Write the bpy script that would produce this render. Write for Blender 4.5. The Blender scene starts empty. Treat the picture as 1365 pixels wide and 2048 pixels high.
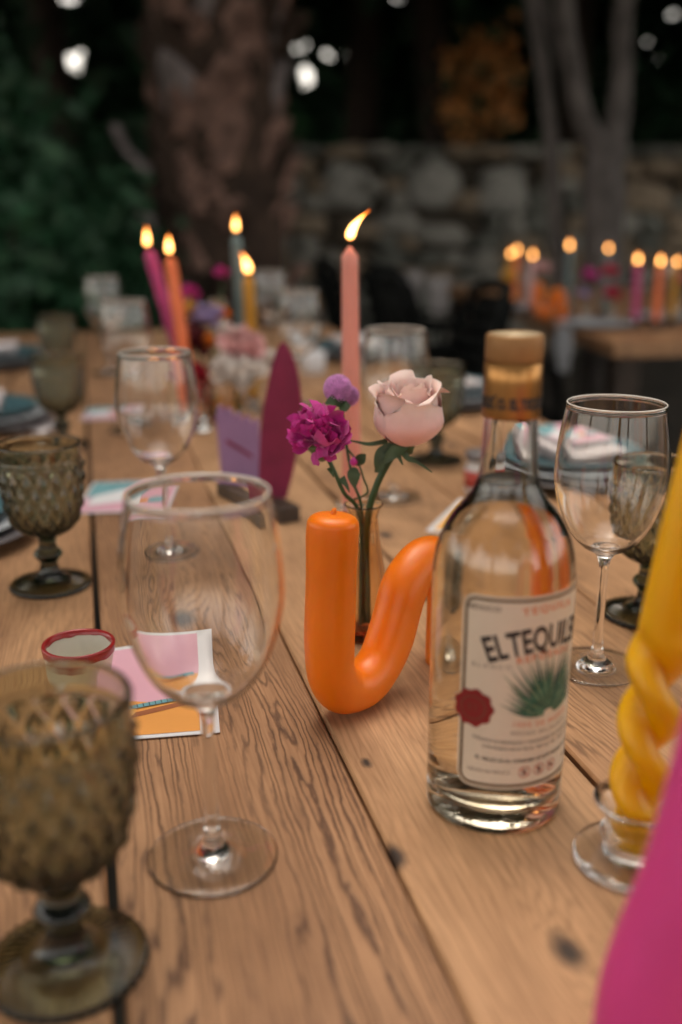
import bpy, bmesh, math, random
import numpy as np
from mathutils import Vector, Matrix, noise as mnoise
R = math.radians
random.seed(7); np.random.seed(7)
sc = bpy.context.scene
COL = sc.collection

# ---------------------------------------------------------------- camera, sky, sun, exposure
TT = 0.75                                   # table top height
cam_d = bpy.data.cameras.new("camera"); cam = bpy.data.objects.new("camera", cam_d); COL.objects.link(cam)
cam.location = (0, 0, TT + 0.36); cam.rotation_euler = (R(90 - 16.6), 0, 0)
cam_d.sensor_fit = 'VERTICAL'; cam_d.sensor_height = 36; cam_d.lens = 35
cam_d.clip_start = 0.02; cam_d.clip_end = 400
cam_d.dof.use_dof = True; cam_d.dof.focus_distance = 0.735; cam_d.dof.aperture_fstop = 2.5
sc.camera = cam
SUN_EL, SUN_ROT = R(70), R(325)
w = bpy.data.worlds.new("World"); sc.world = w; w.use_nodes = True
nt = w.node_tree; bg = nt.nodes["Background"]
sky = nt.nodes.new("ShaderNodeTexSky"); sky.sky_type = 'NISHITA'; sky.sun_disc = False
sky.sun_elevation = SUN_EL; sky.sun_rotation = SUN_ROT; sky.dust_density = 3.0; sky.air_density = 1.0
hsv = nt.nodes.new("ShaderNodeHueSaturation"); hsv.inputs["Saturation"].default_value = 0.30
nt.links.new(sky.outputs[0], hsv.inputs["Color"]); nt.links.new(hsv.outputs[0], bg.inputs["Color"])
bg.inputs["Strength"].default_value = 0.15
sd = bpy.data.lights.new("sun", 'SUN'); sun = bpy.data.objects.new("sun", sd); COL.objects.link(sun)
sd.energy = 0.8; sd.angle = R(14); sd.color = (1.0, 0.93, 0.84)
sun_dir = Vector((math.cos(SUN_EL) * math.sin(SUN_ROT), math.cos(SUN_EL) * math.cos(SUN_ROT), math.sin(SUN_EL)))
sun.rotation_euler = sun_dir.to_track_quat('Z', 'Y').to_euler(); sun.location = (-1, 3, 6)
vs = sc.view_settings; sc.display_settings.display_device = 'sRGB'
vs.view_transform = 'Standard'; vs.look = 'None'; vs.gamma = 1; vs.use_curve_mapping = False
vs.exposure = 1.72
try:
    vs.use_white_balance = True; vs.white_balance_temperature = 7900; vs.white_balance_tint = 12
except Exception: pass
cy = sc.cycles
cy.use_denoising = True; cy.denoiser = 'OPENIMAGEDENOISE'
cy.max_bounces = 14; cy.transmission_bounces = 14; cy.glossy_bounces = 6; cy.diffuse_bounces = 4; cy.transparent_max_bounces = 12
cy.caustics_refractive = True; cy.caustics_reflective = False; cy.sample_clamp_indirect = 4; cy.blur_glossy = 0.3
cy.use_adaptive_sampling = True; cy.adaptive_threshold = 0.015

# ---------------------------------------------------------------- materials
def base_mat(name):
    m = bpy.data.materials.new(name); m.use_nodes = True
    return m, m.node_tree, m.node_tree.nodes["Principled BSDF"]
def N(nt, t, **k):
    n = nt.nodes.new(t)
    for a, v in k.items(): setattr(n, a, v)
    return n
def mth(nt, op, a, b=None, c=None):
    n = nt.nodes.new("ShaderNodeMath"); n.operation = op
    for i, v in enumerate((a, b, c)):
        if v is None: continue
        if isinstance(v, (int, float)): n.inputs[i].default_value = v
        else: nt.links.new(v, n.inputs[i])
    return n.outputs[0]
def ramp(nt, fac, stops, interp='LINEAR'):
    n = nt.nodes.new("ShaderNodeValToRGB"); cr = n.color_ramp; cr.interpolation = interp
    while len(cr.elements) < len(stops): cr.elements.new(0.5)
    for e, (p, c) in zip(cr.elements, stops):
        e.position = p; e.color = (*c, 1) if len(c) == 3 else c
    nt.links.new(fac, n.inputs[0]); return n.outputs[0]
def noise(nt, vec, scale, detail=3, rough=0.55, dist=0.0):
    n = nt.nodes.new("ShaderNodeTexNoise"); n.inputs["Scale"].default_value = scale
    n.inputs["Detail"].default_value = detail; n.inputs["Roughness"].default_value = rough
    n.inputs["Distortion"].default_value = dist
    if vec is not None: nt.links.new(vec, n.inputs["Vector"])
    return n.outputs["Fac"]
def mat(name, c, rough=0.6, var=0.15, vscale=12, bump=0.0, bscale=60, sss=0.0, sssr=(0.01, 0.004, 0.002), coat=0.0, metal=0.0, spec=0.5, sheen=0.0):
    m, nt, p = base_mat(name)
    tc = N(nt, "ShaderNodeTexCoord").outputs["Object"]
    f = noise(nt, tc, vscale, 4)
    lo = tuple(max(0, x * (1 - var)) for x in c); hi = tuple(min(1, x * (1 + var)) for x in c)
    nt.links.new(ramp(nt, f, [(0.3, lo), (0.7, hi)]), p.inputs["Base Color"])
    p.inputs["Roughness"].default_value = rough; p.inputs["Metallic"].default_value = metal
    p.inputs["Specular IOR Level"].default_value = spec
    if coat: p.inputs["Coat Weight"].default_value = coat; p.inputs["Coat Roughness"].default_value = 0.2
    if sheen: p.inputs["Sheen Weight"].default_value = sheen
    if sss:
        p.inputs["Subsurface Weight"].default_value = sss; p.inputs["Subsurface Radius"].default_value = sssr
        p.inputs["Subsurface Scale"].default_value = 1.0
    if bump:
        b = N(nt, "ShaderNodeBump"); b.inputs["Strength"].default_value = bump; b.inputs["Distance"].default_value = 0.002
        nt.links.new(noise(nt, tc, bscale, 4), b.inputs["Height"]); nt.links.new(b.outputs[0], p.inputs["Normal"])
    return m
def glass(name, c=(1, 1, 1), rough=0.0, ior=1.5, wav=0.0, absorb=None, dens=0, smudge=0):
    m, nt, p = base_mat(name)
    p.inputs["Base Color"].default_value = (*c, 1); p.inputs["Roughness"].default_value = rough
    p.inputs["IOR"].default_value = ior; p.inputs["Transmission Weight"].default_value = 1.0
    if smudge:
        tc = N(nt, "ShaderNodeTexCoord").outputs["Object"]
        nt.links.new(ramp(nt, noise(nt, tc, 38, 4, .6), [(0.50, (0, 0, 0)), (0.72, (smudge,) * 3)]), p.inputs["Roughness"])
    if absorb:
        va = N(nt, "ShaderNodeVolumeAbsorption"); va.inputs["Color"].default_value = (*absorb, 1); va.inputs["Density"].default_value = dens
        nt.links.new(va.outputs[0], nt.nodes["Material Output"].inputs["Volume"])
    if wav:
        tc = N(nt, "ShaderNodeTexCoord").outputs["Object"]
        b = N(nt, "ShaderNodeBump"); b.inputs["Strength"].default_value = wav; b.inputs["Distance"].default_value = 0.001
        nt.links.new(noise(nt, tc, 45, 2), b.inputs["Height"]); nt.links.new(b.outputs[0], p.inputs["Normal"])
    return m
def wood(name, light, mid, dark, period=0.007, knots=(), seed=0.0, contrast=1.0, stain=0.35):
    """planed softwood: growth rings cut lengthwise, running along local Y, bending round knots"""
    m, nt, p = base_mat(name)
    tc = N(nt, "ShaderNodeTexCoord").outputs["Object"]
    sx = N(nt, "ShaderNodeSeparateXYZ"); nt.links.new(tc, sx.inputs[0]); u, v = sx.outputs[0], sx.outputs[1]
    def nz(su, sv, sc_, det, off):
        cb = N(nt, "ShaderNodeCombineXYZ")
        nt.links.new(mth(nt, 'MULTIPLY_ADD', u, su, off + seed), cb.inputs[0])
        nt.links.new(mth(nt, 'MULTIPLY_ADD', v, sv, off * 1.7 + seed), cb.inputs[1])
        return noise(nt, cb.outputs[0], sc_, det, 0.55)
    ph = mth(nt, 'MULTIPLY_ADD', nz(5, 1.3, 1, 2, 3.1), 0.16, u)                 # slow bending of the grain
    ph = mth(nt, 'MULTIPLY_ADD', nz(26, .35, 1, 3, 17.3), 0.075, ph)                # rings of unequal width
    ph = mth(nt, 'MULTIPLY_ADD', nz(30, 5, 1, 3, 9.2), 0.018, ph)                # small wobble
    ph = mth(nt, 'MULTIPLY_ADD', nz(150, 40, 1, 3, 4.4), 0.0050, ph)
    kd_all = None
    for (ku, kv, kr, amp) in knots:
        du = mth(nt, 'SUBTRACT', u, ku); dv = mth(nt, 'MULTIPLY', mth(nt, 'SUBTRACT', v, kv), 0.55)
        d = mth(nt, 'SQRT', mth(nt, 'ADD', mth(nt, 'MULTIPLY', du, du), mth(nt, 'MULTIPLY', dv, dv)))
        d = mth(nt, 'MULTIPLY_ADD', nz(60, 60, 1, 3, 1.3), 0.006, mth(nt, 'SUBTRACT', d, 0.003))
        e = mth(nt, 'MULTIPLY', mth(nt, 'EXPONENT', mth(nt, 'MULTIPLY', d, -1.0 / (kr * 2.6))), amp)
        ph = mth(nt, 'ADD', ph, e)
        q = mth(nt, 'DIVIDE', d, kr)
        kd_all = q if kd_all is None else mth(nt, 'MINIMUM', kd_all, q)
    s = mth(nt, 'SINE', mth(nt, 'MULTIPLY', ph, 2 * math.pi / period))
    s = mth(nt, 'MULTIPLY_ADD', s, 0.5, 0.5)
    s = mth(nt, 'POWER', s, 3.6)                                                # thin dark latewood lines
    amp = nz(14, 2.2, 1, 3, 6.6)
    amp = mth(nt, 'MULTIPLY', mth(nt, 'SMOOTH_MIN', mth(nt, 'MAXIMUM', mth(nt, 'MULTIPLY_ADD', amp, 3.2, -0.95), 0.06), 1.0, 0.1), contrast)
    line = mth(nt, 'MULTIPLY', s, amp)
    fib = nz(420, 16, 1, 4, 2.2)
    c0 = ramp(nt, nz(9, 2.0, 1, 4, 5.5), [(0.30, mid), (0.62, light)])
    mx = N(nt, "ShaderNodeMix", data_type='RGBA'); mx.inputs[7].default_value = (*dark, 1)
    nt.links.new(line, mx.inputs[0]); nt.links.new(c0, mx.inputs[6])
    fm = N(nt, "ShaderNodeMix", data_type='RGBA', blend_type='MULTIPLY'); fm.inputs[0].default_value = 0.75
    nt.links.new(mx.outputs[2], fm.inputs[6]); nt.links.new(ramp(nt, fib, [(0.33, (0.66, 0.62, 0.58)), (0.6, (1, 1, 1))]), fm.inputs[7])
    st = N(nt, "ShaderNodeMix", data_type='RGBA', blend_type='MULTIPLY'); st.inputs[0].default_value = stain
    nt.links.new(fm.outputs[2], st.inputs[6]); nt.links.new(ramp(nt, nz(16, 7, 1, 5, 8.8), [(0.36, (0.35, 0.27, 0.22)), (0.56, (1, 1, 1))]), st.inputs[7])
    # small dents, nail marks and drips
    sp = N(nt, "ShaderNodeMix", data_type='RGBA', blend_type='MULTIPLY'); sp.inputs[0].default_value = 0.8
    nt.links.new(st.outputs[2], sp.inputs[6]); nt.links.new(ramp(nt, nz(75, 30, 1, 2, 12.8), [(0.235, (0.3, 0.22, 0.17)), (0.27, (1, 1, 1))]), sp.inputs[7])
    out = sp.outputs[2]
    if kd_all is not None:
        km = N(nt, "ShaderNodeMix", data_type='RGBA')
        nt.links.new(ramp(nt, kd_all, [(0.32, (1, 1, 1)), (0.5, (0.75, 0.75, 0.75)), (0.85, (0.25, 0.25, 0.25)), (1.0, (0, 0, 0))]), km.inputs[0])
        km.inputs[7].default_value = (0.035, 0.022, 0.017, 1); nt.links.new(out, km.inputs[6]); out = km.outputs[2]
    nt.links.new(out, p.inputs["Base Color"])
    nt.links.new(ramp(nt, fib, [(0.3, (0.62,) * 3), (0.7, (0.48,) * 3)]), p.inputs["Roughness"])
    b = N(nt, "ShaderNodeBump"); b.inputs["Strength"].default_value = 0.45; b.inputs["Distance"].default_value = 0.0008
    hh = mth(nt, 'SUBTRACT', mth(nt, 'MULTIPLY', fib, 0.5), mth(nt, 'MULTIPLY', line, 0.8))
    nt.links.new(hh, b.inputs["Height"]); nt.links.new(b.outputs[0], p.inputs["Normal"])
    return m
def flame_mat(name, strength):
    m = bpy.data.materials.new(name); m.use_nodes = True; nt = m.node_tree
    nt.nodes.remove(nt.nodes["Principled BSDF"]); out = nt.nodes["Material Output"]
    e = N(nt, "ShaderNodeEmission"); e.inputs["Strength"].default_value = strength
    tc = N(nt, "ShaderNodeTexCoord").outputs["Generated"]; sx = N(nt, "ShaderNodeSeparateXYZ"); nt.links.new(tc, sx.inputs[0])
    nt.links.new(ramp(nt, sx.outputs[2], [(0.0, (0.5, 0.15, 0.04)), (0.14, (1.0, 0.46, 0.15)), (0.55, (1.0, 0.47, 0.16)), (0.85, (0.85, 0.24, 0.04)), (1.0, (0.4, 0.07, 0.01))]), e.inputs["Color"])
    nt.links.new(e.outputs[0], out.inputs["Surface"]); return m

M = {}
M['glass'] = glass("clear_glass", (0.985, 0.99, 0.985), smudge=.045)
M['rim'] = glass("sky_glint_rim", (.96, .94, .90), .12); M['rim'].node_tree.nodes['Principled BSDF'].inputs['Transmission Weight'].default_value = .45  # pale, part-diffuse glass: bright sky reflection on the lips put into the material
M['bglass'] = glass("bottle_glass", (0.97, 0.985, 0.97), wav=0.06)
M['olive'] = glass("olive_glass", (0.86, 0.84, 0.70), 0.0, absorb=(.40, .46, .38), dens=165)
M['amber'] = glass("amber_glass", (0.97, 0.86, 0.66), 0.0, absorb=(.80, .42, .10), dens=130)
M['redglass'] = glass("red_glass", (0.55, 0.02, 0.05), 0.05)
M['liquid'] = glass("tequila_liquid", (0.995, 0.96, 0.90), 0.0, 1.36, absorb=(.95, .72, .35), dens=5.5)
M['orangewax'] = mat("orange_wax", (0.84, 0.185, 0.007), 0.40, 0.10, 14, 0.30, 16, 0.40, (0.02, 0.006, 0.001), coat=0.05)
M['magwax'] = mat("magenta_wax", (0.62, 0.045, 0.24), 0.45, 0.1, 9, 0.1, 25, 0.2)
M['yelwax'] = mat("yellow_wax", (0.82, 0.42, 0.008), 0.38, 0.08, 14, 0.1, 25, 0.3, (0.02, 0.01, 0.001))
M['pinkwax'] = mat("salmon_wax", (0.80, 0.31, 0.25), 0.5, 0.06, 9, 0.1, 25, 0.3)
M['cerise'] = mat("cerise_wax", (0.55, 0.06, 0.22), 0.5, 0.1, 9, sss=0.2)
M['coral'] = mat("coral_wax", (0.90, 0.20, 0.07), 0.5, 0.1, 9, sss=0.2)
M['greywax'] = mat("blue_grey_wax", (0.12, 0.19, 0.20), 0.5, 0.1, 9, sss=0.1)
M['mustard'] = mat("mustard_wax", (0.55, 0.26, 0.02), 0.5, 0.1, 9, sss=0.2)
M['wick'] = mat("wick", (0.02, 0.015, 0.012), 0.9)
M['flame'] = flame_mat("flame", 3.2)
M['flamefar'] = flame_mat("flame_far", 3.6)
M['gold'] = mat("copper_gold_foil", (0.46, 0.22, 0.075), 0.3, 0.12, 30, metal=0.85)
M['cap'] = mat("matt_gold_cap", (0.34, 0.17, 0.065), 0.5, 0.08, 30, metal=0.35)
M['captop'] = mat("cap_top", (0.55, 0.45, 0.30), 0.45, 0.08, 30, metal=0.2)
M['ink'] = mat("black_ink", (0.018, 0.014, 0.014), 0.6)
M['label'] = mat("label_paper", (0.72, 0.63, 0.51), 0.6, 0.03, 40, 0.1, 400)
M['frame'] = mat("label_frame_ink", (0.13, 0.075, 0.035), 0.5)
M['orangeink'] = mat("orange_ink", (0.75, 0.20, 0.07), 0.6)
M['greyink'] = mat("grey_ink", (0.20, 0.15, 0.12), 0.6)
M['agave'] = mat("agave_ink", (0.02, 0.11, 0.075), 0.6, 0.5, 120)
M['agave2'] = mat("agave_light_ink", (0.12, 0.22, 0.13), 0.6, 0.5, 120)
M['seal'] = mat("red_seal_print", (0.26, 0.012, 0.015), 0.55)
M['sealring'] = mat("seal_ring_print", (0.19, 0.045, 0.03), 0.5)
M['redink'] = mat("red_ink", (0.45, 0.05, 0.03), 0.6)
M['rose'] = mat("blush_petal", (0.90, 0.68, 0.655), 0.55, 0.10, 40, 0.15, 120, 0.35, (0.006, 0.003, 0.002), sheen=0.2)
def petal_gradient():
    nt = M['rose'].node_tree; p = nt.nodes["Principled BSDF"]; old = p.inputs["Base Color"].links[0].from_socket
    g = N(nt, "ShaderNodeTexCoord").outputs["Generated"]; sx = N(nt, "ShaderNodeSeparateXYZ"); nt.links.new(g, sx.inputs[0])
    mx = N(nt, "ShaderNodeMix", data_type='RGBA', blend_type='MULTIPLY'); mx.inputs[0].default_value = 1
    nt.links.new(old, mx.inputs[6]); nt.links.new(ramp(nt, sx.outputs[2], [(0.0, (.92, .62, .60)), (0.55, (1, .84, .84)), (.95, (1, 1, .96))]), mx.inputs[7]); nt.links.new(mx.outputs[2], p.inputs["Base Color"])
petal_gradient()
M['carn'] = mat("magenta_petal", (0.56, 0.024, 0.27), 0.55, 0.30, 60, 0.2, 160, 0.2, (0.004, 0.001, 0.002), sheen=0.2)
M['amaranth'] = mat("mauve_bract", (0.62, 0.30, 0.58), 0.6, 0.3, 200)
M['stem'] = mat("stem_green", (0.035, 0.085, 0.03), 0.5, 0.25, 50)
M['sepal'] = mat("sepal_green", (0.045, 0.085, 0.035), 0.5, 0.4, 60)
M['calyx'] = mat("calyx_green", (0.10, 0.15, 0.05), 0.5, 0.3, 60)
M['greycloth'] = mat("grey_linen", (0.30, 0.28, 0.28), 0.9, 0.2, 20)
M['white'] = mat("white_petal", (0.72, 0.66, 0.62), 0.6, 0.1, 40)
M['palepink'] = mat("pale_pink_petal", (0.75, 0.45, 0.45), 0.6, 0.15, 40)
M['burg'] = mat("burgundy_petal", (0.10, 0.008, 0.015), 0.6, 0.3, 40)
M['lilac'] = mat("lilac_petal", (0.40, 0.33, 0.55), 0.6, 0.15, 40)
M['opetal'] = mat("orange_petal", (0.75, 0.24, 0.03), 0.6, 0.15, 40)
M['ypetal'] = mat("yellow_petal", (0.75, 0.42, 0.08), 0.6, 0.15, 40)
M['crimson'] = mat("crimson_petal", (0.50, 0.02, 0.07), 0.6, 0.15, 40)
M['paper'] = mat("card_white", (0.70, 0.72, 0.76), 0.6, 0.02)
M['cardpink'] = mat("card_pink_print", (0.66, 0.36, 0.46), 0.6, 0.03)
M['cardorange'] = mat("card_orange_print", (0.70, 0.30, 0.07), 0.6, 0.06)
M['cardteal'] = mat("card_teal_print", (0.12, 0.33, 0.38), 0.6, 0.1)
M['cardbrown'] = mat("card_brown_print", (0.30, 0.09, 0.03), 0.6, 0.1)
M['guitar'] = mat("card_guitar_print", (0.80, 0.42, 0.10), 0.6, 0.1)
M['cream'] = mat("cream_glaze", (0.66, 0.64, 0.56), 0.35, 0.05, 30, coat=0.3)
M['redglaze'] = mat("red_glaze", (0.30, 0.012, 0.014), 0.3, 0.15, 60, coat=0.5)
M['maroon'] = mat("magenta_board", (0.235, 0.016, 0.062), 0.75, 0.18, 30, 0.4, 300)
M['lavender'] = mat("lavender_board", (0.34, 0.19, 0.36), 0.75, 0.08, 30)
M['darkwood'] = mat("dark_brown_wood", (0.045, 0.028, 0.02), 0.6, 0.4, 40)
M['teal'] = mat("teal_plate_glaze", (0.07, 0.17, 0.21), 0.3, 0.15, 20, coat=0.4)
M['slate'] = mat("slate_plate_glaze", (0.13, 0.12, 0.13), 0.4, 0.15, 20, coat=0.2)
M['paleplate'] = mat("pale_blue_plate", (0.42, 0.46, 0.50), 0.3, 0.1, 20, coat=0.3)
M['napkin'] = mat("white_linen", (0.62, 0.58, 0.60), 0.9, 0.06, 60, 0.6, 500)
M['pinknap'] = mat("blush_linen", (0.60, 0.42, 0.38), 0.9, 0.06, 60, 0.6, 500)
M['black'] = mat("black_woven_cord", (0.006, 0.007, 0.007), 0.85, 0.5, 30, spec=0.12)
M['ground'] = mat("dark_soil", (0.045, 0.036, 0.026), 0.95, 0.5, 3, 1.0, 20)
M['bark'] = mat("grey_bark", (0.105, 0.092, 0.088), 0.9, 0.45, 7, 1.0, 25)
M['darkbark'] = mat("dark_bark", (0.05, 0.035, 0.028), 0.95, 0.4, 7, 1.0, 25)
M['palm'] = mat("palm_fibre", (0.06, 0.036, 0.026), 0.95, 0.5, 8, 1.0, 30)
M['palmbase'] = mat("palm_leaf_base", (0.27, 0.155, 0.125), 0.9, 0.7, 9, 1.0, 30)
M['palmbase2'] = mat("palm_leaf_base_grey", (0.27, 0.23, 0.23), 0.9, 0.35, 5, 1.0, 30)
M['leafdark'] = mat("leaf_dark_green", (0.018, 0.085, 0.040), 0.6, 0.5, 1.4)
M['leafmid'] = mat("leaf_green", (0.022, 0.085, 0.035), 0.6, 0.5, 1.6)
M['leafblue'] = mat("leaf_blue_green", (0.025, 0.10, 0.048), 0.55, 0.5, 3)
M['leaforange'] = mat("leaf_autumn_orange_lit", (0.85, 0.34, 0.12), 0.6, 0.4, 4)  # autumn orange raised bright: warm light on the leaves put into the colour
M['stone1'] = mat("grey_fieldstone", (0.40, 0.385, 0.35), 0.9, 0.25, 6, 1.0, 20)
M['stone2'] = mat("brown_fieldstone", (0.38, 0.295, 0.22), 0.9, 0.3, 6, 1.0, 20)
M['stone3'] = mat("dark_fieldstone", (0.20, 0.205, 0.185), 0.9, 0.3, 6, 1.0, 20)
M['stone4'] = mat("light_fieldstone", (0.44, 0.43, 0.40), 0.9, 0.3, 6, 1.0, 20)
M['mortar'] = mat("wall_core_earth", (0.09, 0.075, 0.06), 0.95, 0.3, 8, 1.0, 20)
M['print_red'] = mat("jar_red_print", (0.45, 0.06, 0.05), 0.5)

# ---------------------------------------------------------------- object helpers
def link(o, parent=None):
    COL.objects.link(o)
    if parent is not None: o.parent = parent
    return o
def tag(o, label=None, cat=None, group=None, kind=None):
    if label: o['label'] = label
    if cat: o['category'] = cat
    if group: o['group'] = group
    if kind: o['kind'] = kind
    return o
def thing(name, label, cat, loc=(0, 0, 0), rz=0.0, group=None):
    o = bpy.data.objects.new(name, None); o.empty_display_size = 0.05; link(o)
    o.location = loc; o.rotation_euler = (0, 0, rz)
    return tag(o, label, cat, group)
def mesh(name, V, F, m, parent=None, smooth=True, mats=None, mi=None):
    me = bpy.data.meshes.new(name); me.from_pydata([tuple(v) for v in V], [], [tuple(f) for f in F])
    for x in (mats or [m]): me.materials.append(x)
    me.polygons.foreach_set("use_smooth", [smooth] * len(me.polygons))
    if mi is not None: me.polygons.foreach_set("material_index", mi)
    me.update(); return link(bpy.data.objects.new(name, me), parent)
def add(name, o_or_mesh, parent, loc=(0, 0, 0), rot=(0, 0, 0), scl=(1, 1, 1)):
    me = o_or_mesh.data if hasattr(o_or_mesh, 'data') else o_or_mesh
    o = link(bpy.data.objects.new(name, me), parent); o.location = loc; o.rotation_euler = rot; o.scale = scl
    return o
def copy_thing(src, loc, rz=0.0, label=None, scale=None):
    r = src.copy(); COL.objects.link(r); r.location = loc; r.rotation_euler = (0, 0, rz)
    if label: r['label'] = label
    if scale: r.scale = (scale,) * 3
    def rec(a, b):
        for ch in list(a.children):
            c = ch.copy(); COL.objects.link(c); c.parent = b; rec(ch, c)
    rec(src, r); return r
def spline(P, n):
    """Catmull-Rom through the points, n steps each"""
    P = [Vector(p) for p in P]; Q = [2 * P[0] - P[1]] + P + [2 * P[-1] - P[-2]]; out = []
    for i in range(1, len(Q) - 2):
        a, b, c, d = Q[i - 1:i + 3]
        for k in range(n):
            t = k / n
            out.append(0.5 * ((2 * b) + (c - a) * t + (2 * a - 5 * b + 4 * c - d) * t * t + (3 * b - a - 3 * c + d) * t ** 3))
    out.append(P[-1]); return out
def lathe(prof, seg=64, fn=None, close=False):
    V, F = [], []; n = len(prof); ring = []
    for (r, z) in prof:
        if r < 1e-6: ring.append([len(V)]); V.append((0, 0, z)); continue
        row = []
        for k in range(seg):
            a = 2 * math.pi * k / seg; rr, zz = (r, z) if fn is None else fn(r, z, a)
            row.append(len(V)); V.append((rr * math.cos(a), rr * math.sin(a), zz))
        ring.append(row)
    idx = list(range(n)) + ([0] if close else [])
    for i, j in zip(idx[:-1], idx[1:]):
        A, B = ring[i], ring[j]
        for k in range(seg):
            k2 = (k + 1) % seg
            if len(A) == 1 and len(B) == 1: continue
            if len(A) == 1: F.append((A[0], B[k2], B[k]))
            elif len(B) == 1: F.append((A[k], A[k2], B[0]))
            else: F.append((A[k], A[k2], B[k2], B[k]))
    return V, F
def tube(P, rad, seg=16, cap=True, twist=None):
    """swept tube; rad a number, list or function of t in 0..1"""
    P = [Vector(p) for p in P]; n = len(P); V, F = [], []
    T = [(P[min(i + 1, n - 1)] - P[max(i - 1, 0)]).normalized() for i in range(n)]
    up = Vector((0, 0, 1)) if abs(T[0].z) < 0.9 else Vector((1, 0, 0)); nrm = (up - T[0] * up.dot(T[0])).normalized()
    for i in range(n):
        nrm = (nrm - T[i] * nrm.dot(T[i])).normalized(); bn = T[i].cross(nrm); t = i / (n - 1)
        r = rad(t) if callable(rad) else (rad[i] if isinstance(rad, (list, tuple)) else rad)
        for k in range(seg):
            a = 2 * math.pi * k / seg; rr = r if twist is None else r * twist(t, a)
            V.append(P[i] + nrm * math.cos(a) * rr + bn * math.sin(a) * rr)
    for i in range(n - 1):
        for k in range(seg):
            k2 = (k + 1) % seg; F.append((i * seg + k, i * seg + k2, (i + 1) * seg + k2, (i + 1) * seg + k))
    if cap:
        F.append(tuple(range(seg))[::-1]); F.append(tuple((n - 1) * seg + k for k in range(seg)))
    return V, F
def merge(parts):
    V, F = [], []
    for v, f in parts:
        o = len(V); V += [tuple(x) for x in v]; F += [tuple(i + o for i in q) for q in f]
    return V, F
def box(x0, x1, y0, y1, z0, z1):
    V = [(x, y, z) for x in (x0, x1) for y in (y0, y1) for z in (z0, z1)]
    return V, [(0, 1, 3, 2), (4, 6, 7, 5), (0, 4, 5, 1), (2, 3, 7, 6), (0, 2, 6, 4), (1, 5, 7, 3)]
def bevel(o, wd=0.002, seg=2):
    bm = bmesh.new(); bm.from_mesh(o.data)
    bmesh.ops.recalc_face_normals(bm, faces=bm.faces)
    bmesh.ops.bevel(bm, geom=list(bm.edges), offset=wd, segments=seg, affect='EDGES', profile=0.5)
    bm.to_mesh(o.data); bm.free(); o.data.polygons.foreach_set("use_smooth", [False] * len(o.data.polygons)); return o
def fixn(o):
    bm = bmesh.new(); bm.from_mesh(o.data); bmesh.ops.recalc_face_normals(bm, faces=bm.faces); bm.to_mesh(o.data); bm.free(); return o
def leaves(centers, sizes, flat=0.0):
    """one mesh of bent four-cornered leaves; centres (n,3), sizes (n,)"""
    n = len(centers); rng = np.random
    d = rng.normal(size=(n, 3)); d[:, 2] *= (1 - flat); d /= np.linalg.norm(d, axis=1)[:, None]
    e = rng.normal(size=(n, 3)); e -= d * (e * d).sum(1)[:, None]; e /= np.linalg.norm(e, axis=1)[:, None]
    s = sizes[:, None]; wv = np.cross(d, e)
    a = centers - d * s * .5; b = centers + e * s * .28 + wv * s * .05; c = centers + d * s * .5; f = centers - e * s * .28 + wv * s * .05
    V = np.stack([a, b, c, f], 1).reshape(-1, 3); I = np.arange(n)[:, None] * 4
    return V, np.concatenate([I, I + 1, I + 2, I + 3], 1)
def leafmesh(name, centers, sizes, m, parent=None, mats=None, flat=0.0):
    V, F = leaves(centers, sizes, flat); me = bpy.data.meshes.new(name)
    me.vertices.add(len(V)); me.vertices.foreach_set("co", V.astype(np.float32).ravel())
    me.loops.add(F.size); me.loops.foreach_set("vertex_index", F.astype(np.int32).ravel())
    me.polygons.add(len(F)); me.polygons.foreach_set("loop_start", np.arange(0, F.size, 4, dtype=np.int32))
    me.update(calc_edges=True)
    ms = mats or [m]
    for x in ms: me.materials.append(x)
    if len(ms) > 1: me.polygons.foreach_set("material_index", np.random.randint(0, len(ms), len(F)).astype(np.int32))
    return link(bpy.data.objects.new(name, me), parent)
def clumps(n, cc, cr, per=None):
    """n points in gaussian clumps around centres cc (k,3) with radii cr (k,)"""
    k = np.random.randint(0, len(cc), n); return cc[k] + np.random.normal(size=(n, 3)) * cr[k][:, None]

# ---------------------------------------------------------------- ground, wood, wall, trees
def ground():
    n = 40; V, F = [], []
    for i in range(n + 1):
        for j in range(n + 1):
            x = -60 + 120 * i / n; y = -50 + 120 * j / n
            z = 0.05 * mnoise.noise(Vector((x * .2, y * .2, 0))) - 0.03 if y > 0 else 0
            V.append((x, y, z))
    for i in range(n):
        for j in range(n):
            a = i * (n + 1) + j; F.append((a, a + n + 1, a + n + 2, a + 1))
    return tag(mesh("ground", V, F, M['ground']), kind='structure')
ground()
CAMP = np.array([0, 0, TT + .36])
GAPS = [(-3.3241, 13.0000, 2.9395), (-3.2110, 13.0000, 2.8513), (-3.2676, 13.0000, 2.8954), (-3.0994, 13.0000, 2.9780), (-0.4484, 13.0000, 2.7737), (-0.1768, 13.0000, 2.9505), (-0.0030, 13.0000, 2.9945), (-0.3771, 13.0000, 2.6736), (-0.5415, 13.0000, 3.0164), (-0.4217, 13.0000, 3.0274), (-0.1966, 13.0000, 2.5619), (-1.9653, 13.0000, 3.5256), (-3.3239, 13.0000, 3.5363), (-3.1458, 13.0000, 3.5470), (0.6351, 13.0000, 3.5470), (3.9577, 13.0000, 3.3968)]
GR = [.55 * q for q in [.10, .12, .10, .035, .11, .075, .05, .05, .04, .035, .025, .075, .07, .07, .05, .055]]
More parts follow.
